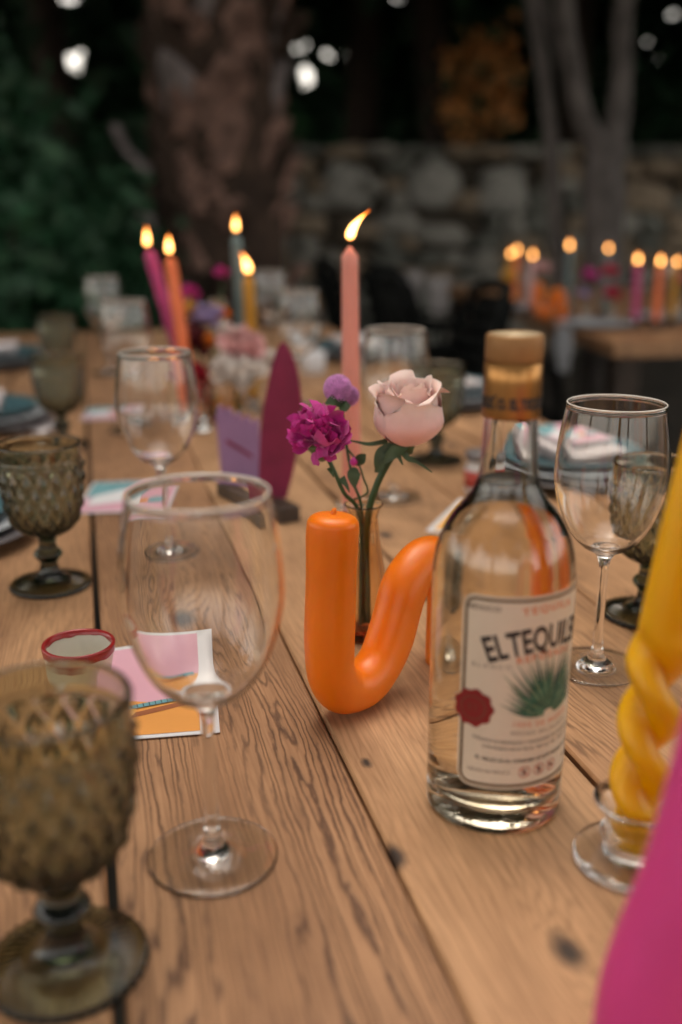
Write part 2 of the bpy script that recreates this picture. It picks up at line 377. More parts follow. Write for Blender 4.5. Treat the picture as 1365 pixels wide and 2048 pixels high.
def drill(C, S):
    keep = np.ones(len(C), bool)
    for g, r in zip(GAPS, GR):
        d = np.array(g) - CAMP; d /= np.linalg.norm(d); q = C - CAMP; t = q @ d
        dist = np.linalg.norm(q - t[:, None] * d, axis=1)
        keep &= dist > (r + S * .22)
    return C[keep], S[keep]
def woodland():
    k = 260; cc = np.stack([np.random.uniform(-16, 18, k), np.random.uniform(12, 18, k), np.random.uniform(0, 9, k)], 1)
    n = 160000; C = np.concatenate([clumps(n // 2, cc, np.random.uniform(.5, 1.3, k)),
        np.stack([np.random.uniform(-17, 19, n // 2), np.random.uniform(14, 18.5, n // 2), np.random.uniform(-.2, 9.5, n // 2)], 1)])
    S = np.random.uniform(.22, .5, len(C)); C, S = drill(C, S)
    o = leafmesh("woodland", C, S, None, mats=[M['leafdark'], M['leafdark'], M['leafmid']])
    tag(o, kind='stuff'); o['label'] = "dense dark green woodland massed behind the stone wall"; o['category'] = "woodland"
woodland()

def tree_trunk(pts, rads, m, parent, name="trunk"):
    P = spline(pts, 5); RR = spline([(r, 0, 0) for r in rads], 5)
    def wob(t, a): return 1 + .10 * math.sin(3 * a + 9 * t) + .05 * math.sin(7 * a - 23 * t)
    V, F = tube(P, [r.x for r in RR], 14, twist=wob); return mesh(name, V, F, m, parent)
CROWN = []
for s in range(3):
    k = 42; a = np.random.normal(size=(k, 3)); a /= np.linalg.norm(a, axis=1)[:, None]; cc = a * np.random.uniform(.35, 1, (k, 1)) ** .6 * np.array([2.6, 2.6, 1.5])
    C = clumps(5200, cc, np.full(k, .42)); CROWN.append((C, np.random.uniform(.18, .4, len(C))))
def forest_tree(x, y, hgt, label, s, cs=1.0, r=.16, drl=True, cat="tree"):
    t = thing("forest_tree", label, cat, (x, y, 0), 0, "tall trees around the clearing")
    lean = random.uniform(-.35, .35)
    tree_trunk([(0, 0, -.1), (lean * .2, 0, hgt * .3), (lean * .7, 0.1, hgt * .65), (lean, .1, hgt)], [r * 1.25, r, r * .8, r * .5], M['darkbark'], t)
    for q in range(4):
        a = q * 1.6 + s; z0 = hgt * (.62 + .1 * q)
        tree_trunk([(lean * .7, .1, z0), (lean * .7 + math.cos(a) * .8, .1 + math.sin(a) * .8, z0 + .5), (lean + math.cos(a) * 1.9 * cs, math.sin(a) * 1.9 * cs, z0 + 1.0)], [r * .4, r * .25, r * .08], M['darkbark'], t, "limb")
    C, S = CROWN[s]; C = C * cs + np.array([lean + x, y, hgt + .4]); 
    if drl: C, S = drill(C, S)
    leafmesh("crown", C - np.array([x, y, 0]), S, None, t, mats=[M['leafdark'], M['leafmid']])
    return t
TREES = [(-5.2, 7.5, 4.6, "tall dark tree standing left of the palm, trunk at the edge of the clearing", 0, 1.15, .17),
 (-2.7, 10.5, 5.2, "dark tree behind the shrubs, left of the thick palm", 1, 1.2, .18),
 (0.2, 11.2, 5.2, "dark trunked tree just right of the palm, behind the wall", 2, 1.2, .20),
 (1.05, 10.6, 5.0, "straight dark tree left of the orange leaves above the wall", 0, 1.1, .17),
 (2.35, 10.8, 5.4, "straight dark tree right of the orange leaves above the wall", 1, 1.2, .16),
 (4.3, 10.3, 5.0, "dark tree behind the wall, right of the forked grey tree", 2, 1.2, .17),
 (6.8, 7.2, 4.6, "tall tree at the right edge of the clearing", 0, 1.2, .18),
 (-3.4, 6.6, 5.4, "tall tree whose canopy shades the shrubs on the left", 2, 1.15, .13),
 (3.9, 6.9, 5.6, "tall tree whose canopy shades the second table", 1, 1.2, .13),
 (-6.5, 3.2, 4.8, "spreading tree left of the long table", 1, 1.25, .18),  # side trees out of view, kept to darken the sides of the clearing
 (6.2, 3.4, 5.0, "spreading tree right of the second table", 2, 1.25, .18),
 (-5.4, -1.2, 5.2, "tree beside the clearing, left of and behind the camera", 0, 1.25, .18), (-3.0, -5.2, 5.6, "tree behind the camera, on its left", 2, 1.25, .18),  # ring of unseen trees added to narrow the sky opening
 (1.6, -5.6, 5.2, "tree straight behind the camera", 1, 1.25, .18), (5.2, -2.6, 5.4, "tree behind the camera, on its right", 0, 1.25, .18),
 (-3.2, 2.6, 6.4, "high crowned tree reaching over the left side of the long table", 2, 1.0, .14), (3.6, 1.2, 6.4, "high crowned tree reaching over the right side of the long table", 1, 1.0, .14)]
TREES.pop()
for a in TREES: forest_tree(*a)

def palm():
    X, Y, rr = -.70, 6.0, .37
    t = thing("palm_tree", "thick rough palm trunk with old leaf bases behind the left end of the table", "palm tree", (X, Y, 0))
    tree_trunk([(0, 0, -.1), (0, 0, .5), (.02, 0, 1.8), (.05, 0, 3.2), (.05, 0, 4.6)], [rr * 1.12, rr, rr * .98, rr * .92, rr * .9], M['palm'], t)
    ms = []
    for s in range(4):
        V, F = [], []; nu, nv = 4, 5
        for i in range(nu + 1):
            for j in range(nv + 1):
                a = (i / nu - .5) * 2; b = j / nv; wd = (.12 - .05 * b) * (1 + .2 * math.sin(s + b * 3))
                V.append((a * wd, -.03 - .09 * b ** 1.5 * (1 + .3 * s / 3) + .05 * a * a, b * .21 + .02 * math.sin(a * 4 + s)))
        for i in range(nu):
            for j in range(nv):
                q = i * (nv + 1) + j; F.append((q, q + nv + 1, q + nv + 2, q + 1))
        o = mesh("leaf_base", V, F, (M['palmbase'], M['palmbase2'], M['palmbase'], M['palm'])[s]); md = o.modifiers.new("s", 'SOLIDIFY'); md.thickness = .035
        bpy.context.view_layer.update(); me = bpy.data.meshes.new_from_object(o.evaluated_get(bpy.context.evaluated_depsgraph_get())); bpy.data.objects.remove(o); ms.append(me)
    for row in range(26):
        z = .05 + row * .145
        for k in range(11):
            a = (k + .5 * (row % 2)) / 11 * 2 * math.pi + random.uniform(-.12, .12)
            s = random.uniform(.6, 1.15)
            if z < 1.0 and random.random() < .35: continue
            add("leaf_base", ms[random.choice((0, 1, 0, 3, 3)) if z > 1.15 else random.choice((3, 3, 2, 0))], t, (math.sin(a) * rr * .9 + z * .012, -math.cos(a) * rr * .9, z + random.uniform(-.04, .04)), (random.uniform(-.3, .15), random.uniform(-.25, .25), a), (s, s, s * random.uniform(.9, 1.5)))  # darker mix lower down: brown rust, and shade put into the colour
    for (ax, zz, ln, rx) in ((-.47, 1.42, .34, .35), (-.40, 1.1, .25, -.2)):    # stubs of cut fronds
        P = spline([(ax + .12, -.1, zz - .12), (ax, -.14, zz), (ax - .08, -.16, zz + ln * .5)], 4); V, F = tube(P, [.055, .05, .045, .04, .035, .03, .03, .03, .025], 8); mesh("frond_stub", V, F, M['palmbase2'], t)
    fr = []
    L = [(0, 0, 0), (.6, 0, .35), (1.3, 0, .4), (2.0, 0, .1), (2.5, 0, -.5)]; P = spline(L, 7)
    parts = [tube(P, lambda t: .03 * (1 - t) + .006, 5)]
    for i in range(3, len(P)):
        for sd in (-1, 1):
            for h in (0, .5):
                p = P[i] if h == 0 or i + 1 >= len(P) else (P[i] + P[min(i + 1, len(P) - 1)]) * .5
                ll = .5; parts.append(([p, p + Vector((.12, sd * ll * .5, .04)), p + Vector((.28, sd * ll, -.12)), p + Vector((.16, sd * ll * .5, -.01))], [(0, 1, 2, 3)]))
    V, F = merge(parts); o = mesh("frond", V, F, M['leafmid'], t, False); o.location = (.05, 0, 4.7)
    for k in range(1, 20): add("frond", o, t, (.05, 0, 4.6), (random.uniform(-.2, .2), random.uniform(-.9, .45), k * 2.4))
palm()

def grey_trees():
    t = thing("slender_tree", "slender pale grey trunk left of the forked tree, in front of the wall", "tree", (1.16, 5.5, 0))
    o = (-1.16, -5.5, 0); sub = lambda p: (p[0] - 1.16, p[1] - 5.5, p[2])
    tree_trunk([sub(p) for p in [(1.19, 5.5, -.05), (1.1711, 5.5000, 0.7754), (1.1348, 5.5000, 1.0603), (1.0936, 5.5000, 1.4351), (1.0323, 5.5000, 1.8186), (0.9585, 5.5000, 2.1410), (.86, 5.5, 2.7), (.8, 5.6, 3.6), (.9, 5.7, 4.8)]], [.05, .043, .038, .036, .04, .04, .045, .035, .02], M['bark'], t)
    C, S = CROWN[1]; leafmesh("crown", C * np.array([.55, .55, .6]) + np.array([-.3, .2, 4.9]), S, M['leafmid'], t)
    t = thing("forked_tree", "forked pale grey tree with two thick limbs, right, in front of the wall", "tree", (1.39, 5.4, 0)); sub = lambda p: (p[0] - 1.39, p[1] - 5.4, p[2])
    tree_trunk([sub(p) for p in [(1.42, 5.4, -.05), (1.4024, 5.4000, 0.6252), (1.3659, 5.4000, 0.9351), (1.3487, 5.4000, 1.2348), (1.3112, 5.4000, 1.4292), (1.2138, 5.4000, 1.6195), (1.1554, 5.4000, 1.8516), (1.0981, 5.4000, 2.1223), (1.05, 5.4, 2.9), (1.0, 5.4, 4.2)]], [.125, .105, .10, .105, .068, .055, .05, .048, .045, .02], M['bark'], t)
    tree_trunk([sub(p) for p in [(1.3834, 5.4200, 1.1858), (1.3813, 5.4000, 1.3810), (1.3975, 5.4000, 1.5959), (1.4047, 5.4000, 1.8516), (1.3926, 5.4000, 2.1223), (1.45, 5.4, 2.9), (1.7, 5.5, 4.4)]], [.07, .07, .058, .052, .05, .045, .02], M['bark'], t, "limb")
    tree_trunk([sub(p) for p in [(1.2078, 5.4000, 1.5959), (1.0978, 5.4500, 1.9046), (1.0337, 5.5000, 2.0957), (.8, 5.6, 2.9)]], [.035, .028, .024, .015], M['bark'], t, "limb")
    C, S = CROWN[2]; leafmesh("crown", C * np.array([.8, .8, .7]) + np.array([0, .2, 4.9]), S, M['leafmid'], t)
grey_trees()

def wall():
    x0, x1, yf, H = -.85, 4.2, 8.5, 1.65
    t = thing("stone_wall", "dry fieldstone wall behind the slender grey trees and the second table", "wall", (x0, yf, 0))
    L = x1 - x0
    o = bevel(mesh("wall_core", *box(0, L, .10, .5, -.1, H - .06), M['mortar'], t), .02)
    ms = []
    for s in range(6):
        bm = bmesh.new(); bmesh.ops.create_cube(bm, size=1.0); bmesh.ops.subdivide_edges(bm, edges=bm.edges, cuts=2, use_grid_fill=True)
        for v in bm.verts:
            p = v.co; q = p.normalized() * .56; p = p.lerp(q, .6); p *= 1 + .45 * mnoise.noise(p * 2.0 + Vector((s * 5.1, 0, 0))); v.co = p
        me = bpy.data.meshes.new("stone"); bm.to_mesh(me); bm.free(); me.polygons.foreach_set("use_smooth", [True] * len(me.polygons)); ms.append(me)
    mm = {}
    def st(x, z, w_, h_, k):
        me0 = random.choice(ms); key = (me0.name, k)
        if key not in mm: me = me0.copy(); me.materials.clear(); me.materials.append(M[k]); mm[key] = me
        add("stone", mm[key], t, (x, .10 + random.uniform(-.02, .04), z), (random.uniform(-.1, .1), random.uniform(-.09, .09), random.uniform(-.15, .15)), (w_ * 1.13, .34, h_ * 1.13))
    big = [((0.7202, 8.5000, 1.3451), .40, .33), ((1.3225, 8.5000, 1.3065), .36, .30), ((0.0304, 8.5000, 1.3374), .34, .34), ((0.1746, 8.5000, 0.9937), .30, .17), ((0.8124, 8.5000, 0.9541), .42, .16), ((2.4734, 8.5000, 1.2483), .36, .26)]
    bl = [(b[0][0] - x0, b[0][2], b[1], b[2]) for b in big]
    for i, (x, z, a, b) in enumerate(bl): st(x, z, a, b, 'stone4' if i < 3 else ('stone1', 'stone2')[i % 2])
    z = .0; n = 0
    while z < H - .08:
        h_ = random.choice((.09, .12, .14, .18)); h_ = min(h_, H - z); x = 0
        while x < L and n < 290:
            w_ = random.uniform(.13, .34); xc, zc = x + w_ / 2, z + h_ / 2
            if not any(abs(xc - b[0]) < (w_ + b[2]) * .42 and abs(zc - b[1]) < (h_ + b[3]) * .42 for b in bl):
                st(xc, zc, w_, h_ * random.uniform(.9, 1.08), random.choice(('stone1', 'stone2', 'stone2', 'stone3', 'stone1', 'stone3'))); n += 1
            x += w_ + .012
        z += h_ + .006
wall()

def shrub(x, y, rx, h, label, m, n=2600, size=.1, name="shrub", z0=.1, cr=.16):
    t = thing(name, label, "shrub", (x, y, 0), 0, "shrubs at the edge of the clearing")
    k = 26; cc = np.stack([np.random.uniform(-rx, rx, k), np.random.uniform(-rx, rx, k) * .7, (z0 + (1 - z0) * np.random.uniform(0, 1, k) ** .8) * h], 1)
    C = clumps(n, cc, np.full(k, cr)); C = C[C[:, 2] > 0]
    leafmesh("foliage", C, np.random.uniform(size * .6, size * 1.5, len(C)), None, t, mats=m)
    for q in range(5):
        a = q * 1.3; tree_trunk([(0.05 * math.cos(a), .05 * math.sin(a), -.02), (rx * .3 * math.cos(a), rx * .3 * math.sin(a), h * .5), (rx * .6 * math.cos(a), rx * .6 * math.sin(a), h * .85)], [.02, .015, .006], M['darkbark'], t, "stem")
g, b, d = M['leafmid'], M['leafblue'], M['leafdark']
shrub(-1.75, 5.3, .55, 1.25, "blue green shrub left of the palm trunk, lowest and nearest", [g, b, b], 3200, .13)
shrub(-2.5, 5.9, .7, 1.7, "taller green shrub behind the blue green one at the left edge", [g, d, b], 3400, .14)
shrub(-1.55, 7.4, .6, 1.5, "dark shrub close behind the palm on its left", [d, g], 2600, .14)
shrub(-3.6, 4.6, .8, 1.0, "low dark shrub at the far left beyond the plates", [d, g], 2600, .14)
shrub(1.25, 9.5, .20, 2.5, "orange leaved bush, warm light in its colour, above the wall between two dark trunks", [M['leaforange'], M['leaforange'], M['leaforange'], M['leafdark']], 520, .12, z0=.70, cr=.12)
shrub(3.9, 11.6, .6, 2.3, "green bush behind the wall right of the forked tree", [g, d], 2000, .15)
shrub(0.5, 12.0, .8, 2.4, "green bush behind the wall left of the orange leaves", [g, d, d], 2400, .15)

# ---------------------------------------------------------------- tables
CA, SA = math.cos(R(14.36)), math.sin(R(14.36))
def P2(u, v, z=0.0): return (u * CA - v * SA, u * SA + v * CA, TT + z)
TAN, TAN2, BRN = (0.52, 0.295, 0.158), (0.42, 0.222, 0.113), (0.14, 0.062, 0.03)
WM = [wood("pine_board_a", TAN, TAN2, BRN, .0062, [(-.09, .9, .012, .03)], 0.0, .5, .5),
      wood("pine_board_b", (.44, .242, .130), (.35, .180, .092), (.12, .055, .028), .0054, [(-.006, .86, .017, .02), (.05, 2.4, .012, .03)], 7.3, 1.0, .4),
      wood("pine_board_c", (.55, .325, .180), (.46, .255, .134), (.20, .10, .05), .008, [(-.062, .5835, .0050, .012), (-.075, .479, .009, .03), (-.012, .382, .010, .05), (.02, 1.6, .012, .03)], 13.7, .38, .35),
      wood("pine_board_d", (.52, .30, .163), (.42, .228, .118), (.15, .07, .035), .0068, [(-.058, 1.065, .010, .02), (.03, 1.8, .014, .03)], 21.1, .7, .4),
      wood("pine_board_e", (.49, .278, .148), (.40, .215, .108), (.15, .07, .035), .006, [(.03, 1.5, .012, .03)], 31.9, .9, .4)]
def plank_mesh(w_, L, th, seed):
    """board with eased, slightly wavy long edges"""
    prof = [(-.5, -1), (-.5, -.06), (-.5 + .002 / w_, 0), (.5 - .002 / w_, 0), (.5, -.06), (.5, -1)]
    n = 60; V, F = [], []
    for i in range(n + 1):
        y = -L / 2 + L * i / n
        for j, (a, b_) in enumerate(prof):
            wv = .0012 * mnoise.noise(Vector((y * 3, seed * 7 + (1 if a > 0 else 0), 0)))
            V.append((a * w_ + wv, y, b_ * th))
    for i in range(n):
        for j in range(5):
            q = i * 6 + j; F.append((q, q + 1, q + 7, q + 6))
        F.append((i * 6 + 5, i * 6, i * 6 + 6, i * 6 + 11))
    F.append(tuple(range(6))[::-1]); F.append(tuple(n * 6 + k for k in range(6))); return V, F
def table():
    v0, v1 = -.45, 3.35
    t = thing("long_table", "long rustic dining table of pale planks running away under all the glasses", "table", (0, 0, 0), R(14.36))
    edges = [(-.368, -.168), (-.163, -.0095), (-.0035, .1518), (.1535, .3055), (.3095, .4605), (.4625, .619), (.6225, .802)]
    mats = [4, 0, 1, 2, 3, 4, 0]
    for i, ((a, b_), k) in enumerate(zip(edges, mats)):
        V, F = plank_mesh(b_ - a, v1 - v0, .035, i); o = mesh("plank", V, F, WM[k], t, False)
        o.location = ((a + b_) / 2, 0 + (v0 + v1) / 2, TT + (0, .0004, 0, -.0003, .0003, 0, .0004)[i])
        # keep the grain coordinates tied to the camera end of the table
        o.data.transform(Matrix.Translation((0, (v0 + v1) / 2, 0))); o.location.y = 0
    for v in (.1, 1.45, 2.9):
        o = bevel(mesh("crossbar", *box(-.33, .77, v - .05, v + .05, TT - .075, TT - .0355), M['darkwood'], t), .004)
    for u in (-.28, .72):
        for v in (-.3, 3.2): bevel(mesh("leg", *box(u - .04, u + .04, v - .04, v + .04, 0, TT - .0755), M['darkwood'], t), .004)
    for u in (-.28, .72): bevel(mesh("apron", *box(u - .012, u + .012, -.2597, 3.1597, TT - .13, TT - .0757), M['darkwood'], t), .003)
table()
def far_table():
    o0 = Vector((.80, 2.93, 0)); t = thing("far_table", "second wooden table set with candles at the right, out in the background", "table", o0, R(6.0))
    fw = wood("far_pine_board", (.50, .27, .14), (.40, .20, .10), (.12, .055, .03), .010, [], 41.0, .8, .3)
    for i in range(6):
        V, F = plank_mesh(.155, 2.6, .04, i + 20); p = mesh("plank", V, F, fw, t, False); p.location = (.08 + .158 * i, 1.3, TT)
    for u in (.08, .88):
        for v in (.12, 2.45): bevel(mesh("leg", *box(u - .04, u + .04, v - .04, v + .04, 0, TT - .0405), M['darkwood'], t), .004)
far_table()

def chair_proto(name, label, loc, rz):
    t = thing(name, label, "chair", loc, rz, "black woven chairs between the two tables")
    for sx in (-.22, .22):
        V, F = tube(spline([(sx, -.22, 0), (sx, -.21, .3), (sx, -.2, .45)], 3), .014, 8); mesh("leg", V, F, M['black'], t)
        V, F = tube(spline([(sx, .24, 0), (sx * .97, .2, .44), (sx * .93, .25, .7), (sx * .85, .30, .88)], 4), .015, 8); mesh("back_post", V, F, M['black'], t)
    s = bevel(mesh("seat", *box(-.235, .235, -.22, .20, .43, .465), M['black'], t), .012)
    for k in range(7):
        z = .52 + k * .05; P = spline([(-.21 + k * .003, .215 + k * .013, z), (0, .26 + k * .013, z + .01), (.21 - k * .003, .215 + k * .013, z)], 5)
        V, F = tube(P, .019, 6); mesh("back_strap", V, F, M['black'], t)
    V, F = [], []
    for i in range(9):
        for j in range(7): x = -.19 + .38 * i / 8; z = .50 + .37 * j / 6; V.append((x, .225 + .25 * (z - .5) + .045 * (1 - (x / .19) ** 2), z))
    for i in range(8):
        for j in range(6): q_ = i * 7 + j; F.append((q_, q_ + 7, q_ + 8, q_ + 1))
    o = mesh('woven_back', V, F, M['black'], t); md = o.modifiers.new('s', 'SOLIDIFY'); md.thickness = .012
    V, F = tube(spline([(-.187, .30, .88), (-.12, .33, .905), (0, .345, .91), (.12, .33, .905), (.187, .30, .88)], 4), .017, 8); mesh("top_rail", V, F, M['black'], t)
    for sx in (-.24, .24):
        V, F = tube(spline([(sx * .95, .215, .62), (sx * 1.05, 0, .65), (sx, -.17, .62), (sx * .92, -.2, .46)], 4), .014, 8); mesh("armrest", V, F, M['black'], t)
    return t
# local -Y is the front; chairs of the far table look towards +X, those of the long table towards -X
c0 = chair_proto("woven_chair", "black chair on the near left of the second table, largest, behind the bottle cap", (.50, 3.45, 0), R(96))
CH = [(.52, 4.1, 96, "black chair second along the left side of the second table"), (.46, 4.75, 92, "black chair third along the left side of the second table"),
      (.24, 4.9, 100, "black chair farthest left, seen just right of the tall salmon candle"),
      (.14, 3.02, -84, "black chair at the right side of the long table, behind the bottle"),
      (1.28, 1.25, -76, "black chair by the right edge of the long table, nearest to the yellow candle"),
      (.45, 3.3 , -60, "black chair at the far right corner of the long table"),
      (2.25, 3.6, -84, "black chair on the far right side of the second table"), (2.2, 4.4, -84, "black chair at the right side of the second table, second along"),
      (-1.1, 1.9, 104, "black chair at the left side of the long table"), (-1.3, 2.7, 104, "black chair at the far left corner of the long table")]
CH = [c for c in CH if c[3] != "black chair at the far right corner of the long table"]
for x, y, a, l in CH: copy_thing(c0, (x, y, 0), R(a), l)

# ---------------------------------------------------------------- glassware
WPROF = spline([(0, 0, .0012), (.028, 0, .0008), (.0362, 0, 0), (.0374, 0, .0014), (.0362, 0, .0029), (.022, 0, .0042), (.010, 0, .0080), (.0052, 0, .0160), (.0038, 0, .035), (.0036, 0, .075), (.0043, 0, .092), (.0085, 0, .1005), (.0190, 0, .1065), (.0305, 0, .1190), (.0385, 0, .1370), (.0430, 0, .1550), (.0440, 0, .1690), (.0425, 0, .1900), (.0398, 0, .2080), (.0379, 0, .2200)], 4)
WIN = spline([(.0366, 0, .2200), (.0386, 0, .2080), (.0413, 0, .1900), (.0428, 0, .1690), (.0418, 0, .1555), (.0372, 0, .1380), (.0292, 0, .1205), (.0185, 0, .1092), (.0090, 0, .1058), (0, 0, .1050)], 4)
def wineglass_mesh():
    prof = [(max(p.x, 0), p.z) for p in WPROF] + [(.0381, .2204), (.0379, .2211), (.0372, .2214), (.0366, .2211), (.0363, .2204)] + [(max(p.x, 0), p.z) for p in WIN]
    prof[0] = (0, .0012); prof[-1] = (0, .1050)
    V, F = lathe(prof, 72); return V, F
wg = mesh("wine_glass", *wineglass_mesh(), M['glass']); fixn(wg)
rm = fixn(mesh("rim", *lathe([(.0372 + .00065 * math.cos(a * math.pi / 5), .2220 + .00065 * math.sin(a * math.pi / 5)) for a in range(10)], 72, close=True), M['rim'], wg))  # added bead on the lip, its pale tone standing for the sky glint
WG = [((-0.0747, 0.5003, 0.75), "large clear wine glass in front, nearest the camera, beside the olive goblet"),
      ((0.2116, 0.7555, 0.75), "sharp clear wine glass right of the bottle, in front of the olive goblet"),
      ((-0.1969, 1.0531, 0.75), "clear wine glass in the middle left, behind the nearest one"),
      ((-.366, 1.703, TT), "clear wine glass left of the cerise candle, fourth from the front"),
      ((-.552, 2.36, TT), "clear wine glass farthest back at the left"),
      ((0.0694, 1.2727, 0.75), "clear wine glass behind the rose and right of the salmon candle"),
      ((-.080, 1.933, TT), "clear wine glass right of the mustard candle, behind the magenta board"),
      ((-.182, 2.62, TT), "clear wine glass farthest back in the middle of the table")]
for i, (l, lab) in enumerate(WG):
    o = wg if i == 0 else copy_thing(wg, l); o.location = l; o.rotation_euler.z = i * .7
    tag(o, lab, "wine glass", "clear wine glasses on the long table")
def goblet_mesh():
    out = spline([(.0385, 0, .0), (.0393, 0, .0022), (.0375, 0, .0046), (.0300, 0, .0068), (.0180, 0, .0095), (.0115, 0, .0150), (.0090, 0, .0215), (.0088, 0, .0270), (.0125, 0, .0315), (.0142, 0, .0350), (.0122, 0, .0388), (.0088, 0, .0430), (.0092, 0, .0500), (.0125, 0, .0540), (.0200, 0, .0575), (.0275, 0, .0650), (.0325, 0, .0760), (.0358, 0, .0900), (.0378, 0, .1060), (.0390, 0, .1220), (.0396, 0, .1290), (.0404, 0, .1320), (.0399, 0, .1350), (.0403, 0, .1420), (.0405, 0, .1470)], 6)
    inn = spline([(.0374, 0, .1475), (.0370, 0, .1350), (.0362, 0, .1200), (.0348, 0, .1050), (.0326, 0, .0900), (.0290, 0, .0770), (.0235, 0, .0680), (.0150, 0, .0630), (0, 0, .0615)], 6)
    prof = [(0, .0065), (.025, .0045), (.034, .001)] + [(max(p.x, 0), p.z) for p in out] + [(.0398, .1484), (.0388, .1488), (.0378, .1484)] + [(max(p.x, 0), p.z) for p in inn]
    prof[-1] = (0, .0615); nb = 17; n_out = len(out)
    def fn(r, z, a):
        return r, z
    V, F = lathe(prof, 240)
    V2 = []
    ring_r = {}
    k0 = 1; seg = 240
    for idx, v in enumerate(V):
        x, y, z = v; r = math.hypot(x, y)
        i = (idx - 1) // seg if idx > 0 else -1         # profile row after the centre point
        outer = 2 <= i <= 2 + n_out - 1
        if outer and r > 1e-5:
            a = math.atan2(y, x) * nb / (2 * math.pi)
            if .0585 < z < .1300:
                s = (z - .0585) / .0138
                p, q = (a + s * .5), (a - s * .5); fp, fq = abs((p % 1) - .5) * 2, abs((q % 1) - .5) * 2
                dm = 1 - max(fp, fq); fade = min(1, (z - .0585) / .006, (.1300 - z) / .003)
                dr = .0052 * min(dm * 1.1, .92) * fade - .0012 * fade
                x *= (r + dr) / r; y *= (r + dr) / r
            elif z < .0048 and r > .0345:                # beads round the foot
                b_ = abs(math.sin(a * math.pi * 2.4)); dr = .0012 * b_; x *= (r + dr) / r; y *= (r + dr) / r; z += .0010 * b_ * (1 if z > .002 else 0)
            elif z < .0085 and .018 < r < .0345: z += .0004 * math.sin(a * 2 * math.pi * 2.4)
        V2.append((x, y, z))
    return V2, F
gb = mesh("goblet", *goblet_mesh(), M['olive']); fixn(gb)
GB = [((-0.1367, 0.4131, 0.75), "large olive diamond cut goblet at the lower left, nearest the camera"),
      ((-0.2936, 0.9452, 0.75), "olive diamond cut goblet at the left edge beyond the red rimmed cup"),
      ((-0.4503, 1.5800, 0.75), "olive goblet at the left, third from the front, next to the stacked plates"),
      ((-0.6275, 2.2186, 0.75), "olive goblet farthest back at the left"),
      ((0.1448, 1.4805, 0.75), "olive goblet behind the pink rose"),
      ((0.2847, 0.8664, 0.75), "olive diamond cut goblet at the right, behind the clear wine glass and yellow candle")]
for i, (l, lab) in enumerate(GB):
    o = gb if i == 0 else link(gb.copy()); o.location = l; o.rotation_euler.z = i * .37
    tag(o, lab, "goblet", "olive diamond cut goblets")
V, F = lathe([(0, 0.004), (.027, .0), (.029, .002), (.031, .06), (.033, .118), (.0325, .119), (.032, .118), (.030, .06), (.027, .008), (0, .008)], 48)
tag(fixn(mesh("tumbler", V, F, M['glass'])), "small clear tumbler behind the flowers, left of the blue grey candle", "tumbler").location = (-.368, 3.0, TT)

# ---------------------------------------------------------------- bottle
BL = (0.0974, 0.5617, 0.75)
bot = thing("tequila_bottle", "tall clear tequila bottle with gold cap and cream agave label standing on the table", "bottle", BL)
RB = .0425
BP = spline([(.0330, 0, .0006), (.0385, 0, .0002), (.0414, 0, .0020), (.0425, 0, .0065), (.0425, 0, .0300), (.0425, 0, .1000), (.0425, 0, .1500), (.0420, 0, .1610), (.0400, 0, .1725), (.0360, 0, .1835), (.0300, 0, .1935), (.0238, 0, .2010), (.0196, 0, .2080), (.0174, 0, .2160), (.0165, 0, .2270), (.0158, 0, .2400), (.0154, 0, .2520), (.0154, 0, .2700), (.0152, 0, .2880)], 6)
BI = spline([(.0130, 0, .2880), (.0132, 0, .2600), (.0137, 0, .2400), (.0144, 0, .2270), (.0153, 0, .2160), (.0174, 0, .2075), (.0212, 0, .1995), (.0275, 0, .1915), (.0335, 0, .1815), (.0374, 0, .1715), (.0394, 0, .1600), (.0399, 0, .1500), (.0399, 0, .1000), (.0399, 0, .0300), (.0395, 0, .0200), (.0370, 0, .0155), (.0300, 0, .0135), (.0150, 0, .0165), (0, 0, .0180)], 6)
prof = [(0, .0060), (.015, .0050), (.028, .0018)] + [(p.x, p.z) for p in BP] + [(.0140, .2890), (.0125, .2890)] + [(max(0, p.x), p.z) for p in BI]
prof[-1] = (0, .0180)
fixn(mesh("glass_body", *lathe(prof, 96), M['bglass'], bot))
LV = .2135
liq = [(max(0, p.x) + .00025, p.z - .0001) for p in BI if p.z < LV - .001][::-1]
liq[0] = (0, .0178)
liq += [(.0160, LV), (.0140, LV - .0008), (0, LV - .0012)]
fixn(mesh("liquid", *lathe(liq, 96), M['liquid'], bot))
fixn(mesh("neck_foil", *lathe([(.0157, .2505), (.0163, .2500), (.0166, .2515), (.0165, .2700), (.0164, .2812), (.0157, .2818), (.0155, .2812)], 96, close=True), M['gold'], bot))
cp = fixn(mesh("cap", *lathe([(.0120, .2822), (.0160, .2822), (.0163, .2828), (.0162, .2945), (.0159, .2960), (.0148, .2968), (.0146, .2962), (.0, .2961)], 96), M['cap'], bot))
fixn(mesh("cap_disc", *lathe([(0, .2963), (.0143, .2963), (.0145, .2966), (0, .2967)], 64), M['captop'], cp))

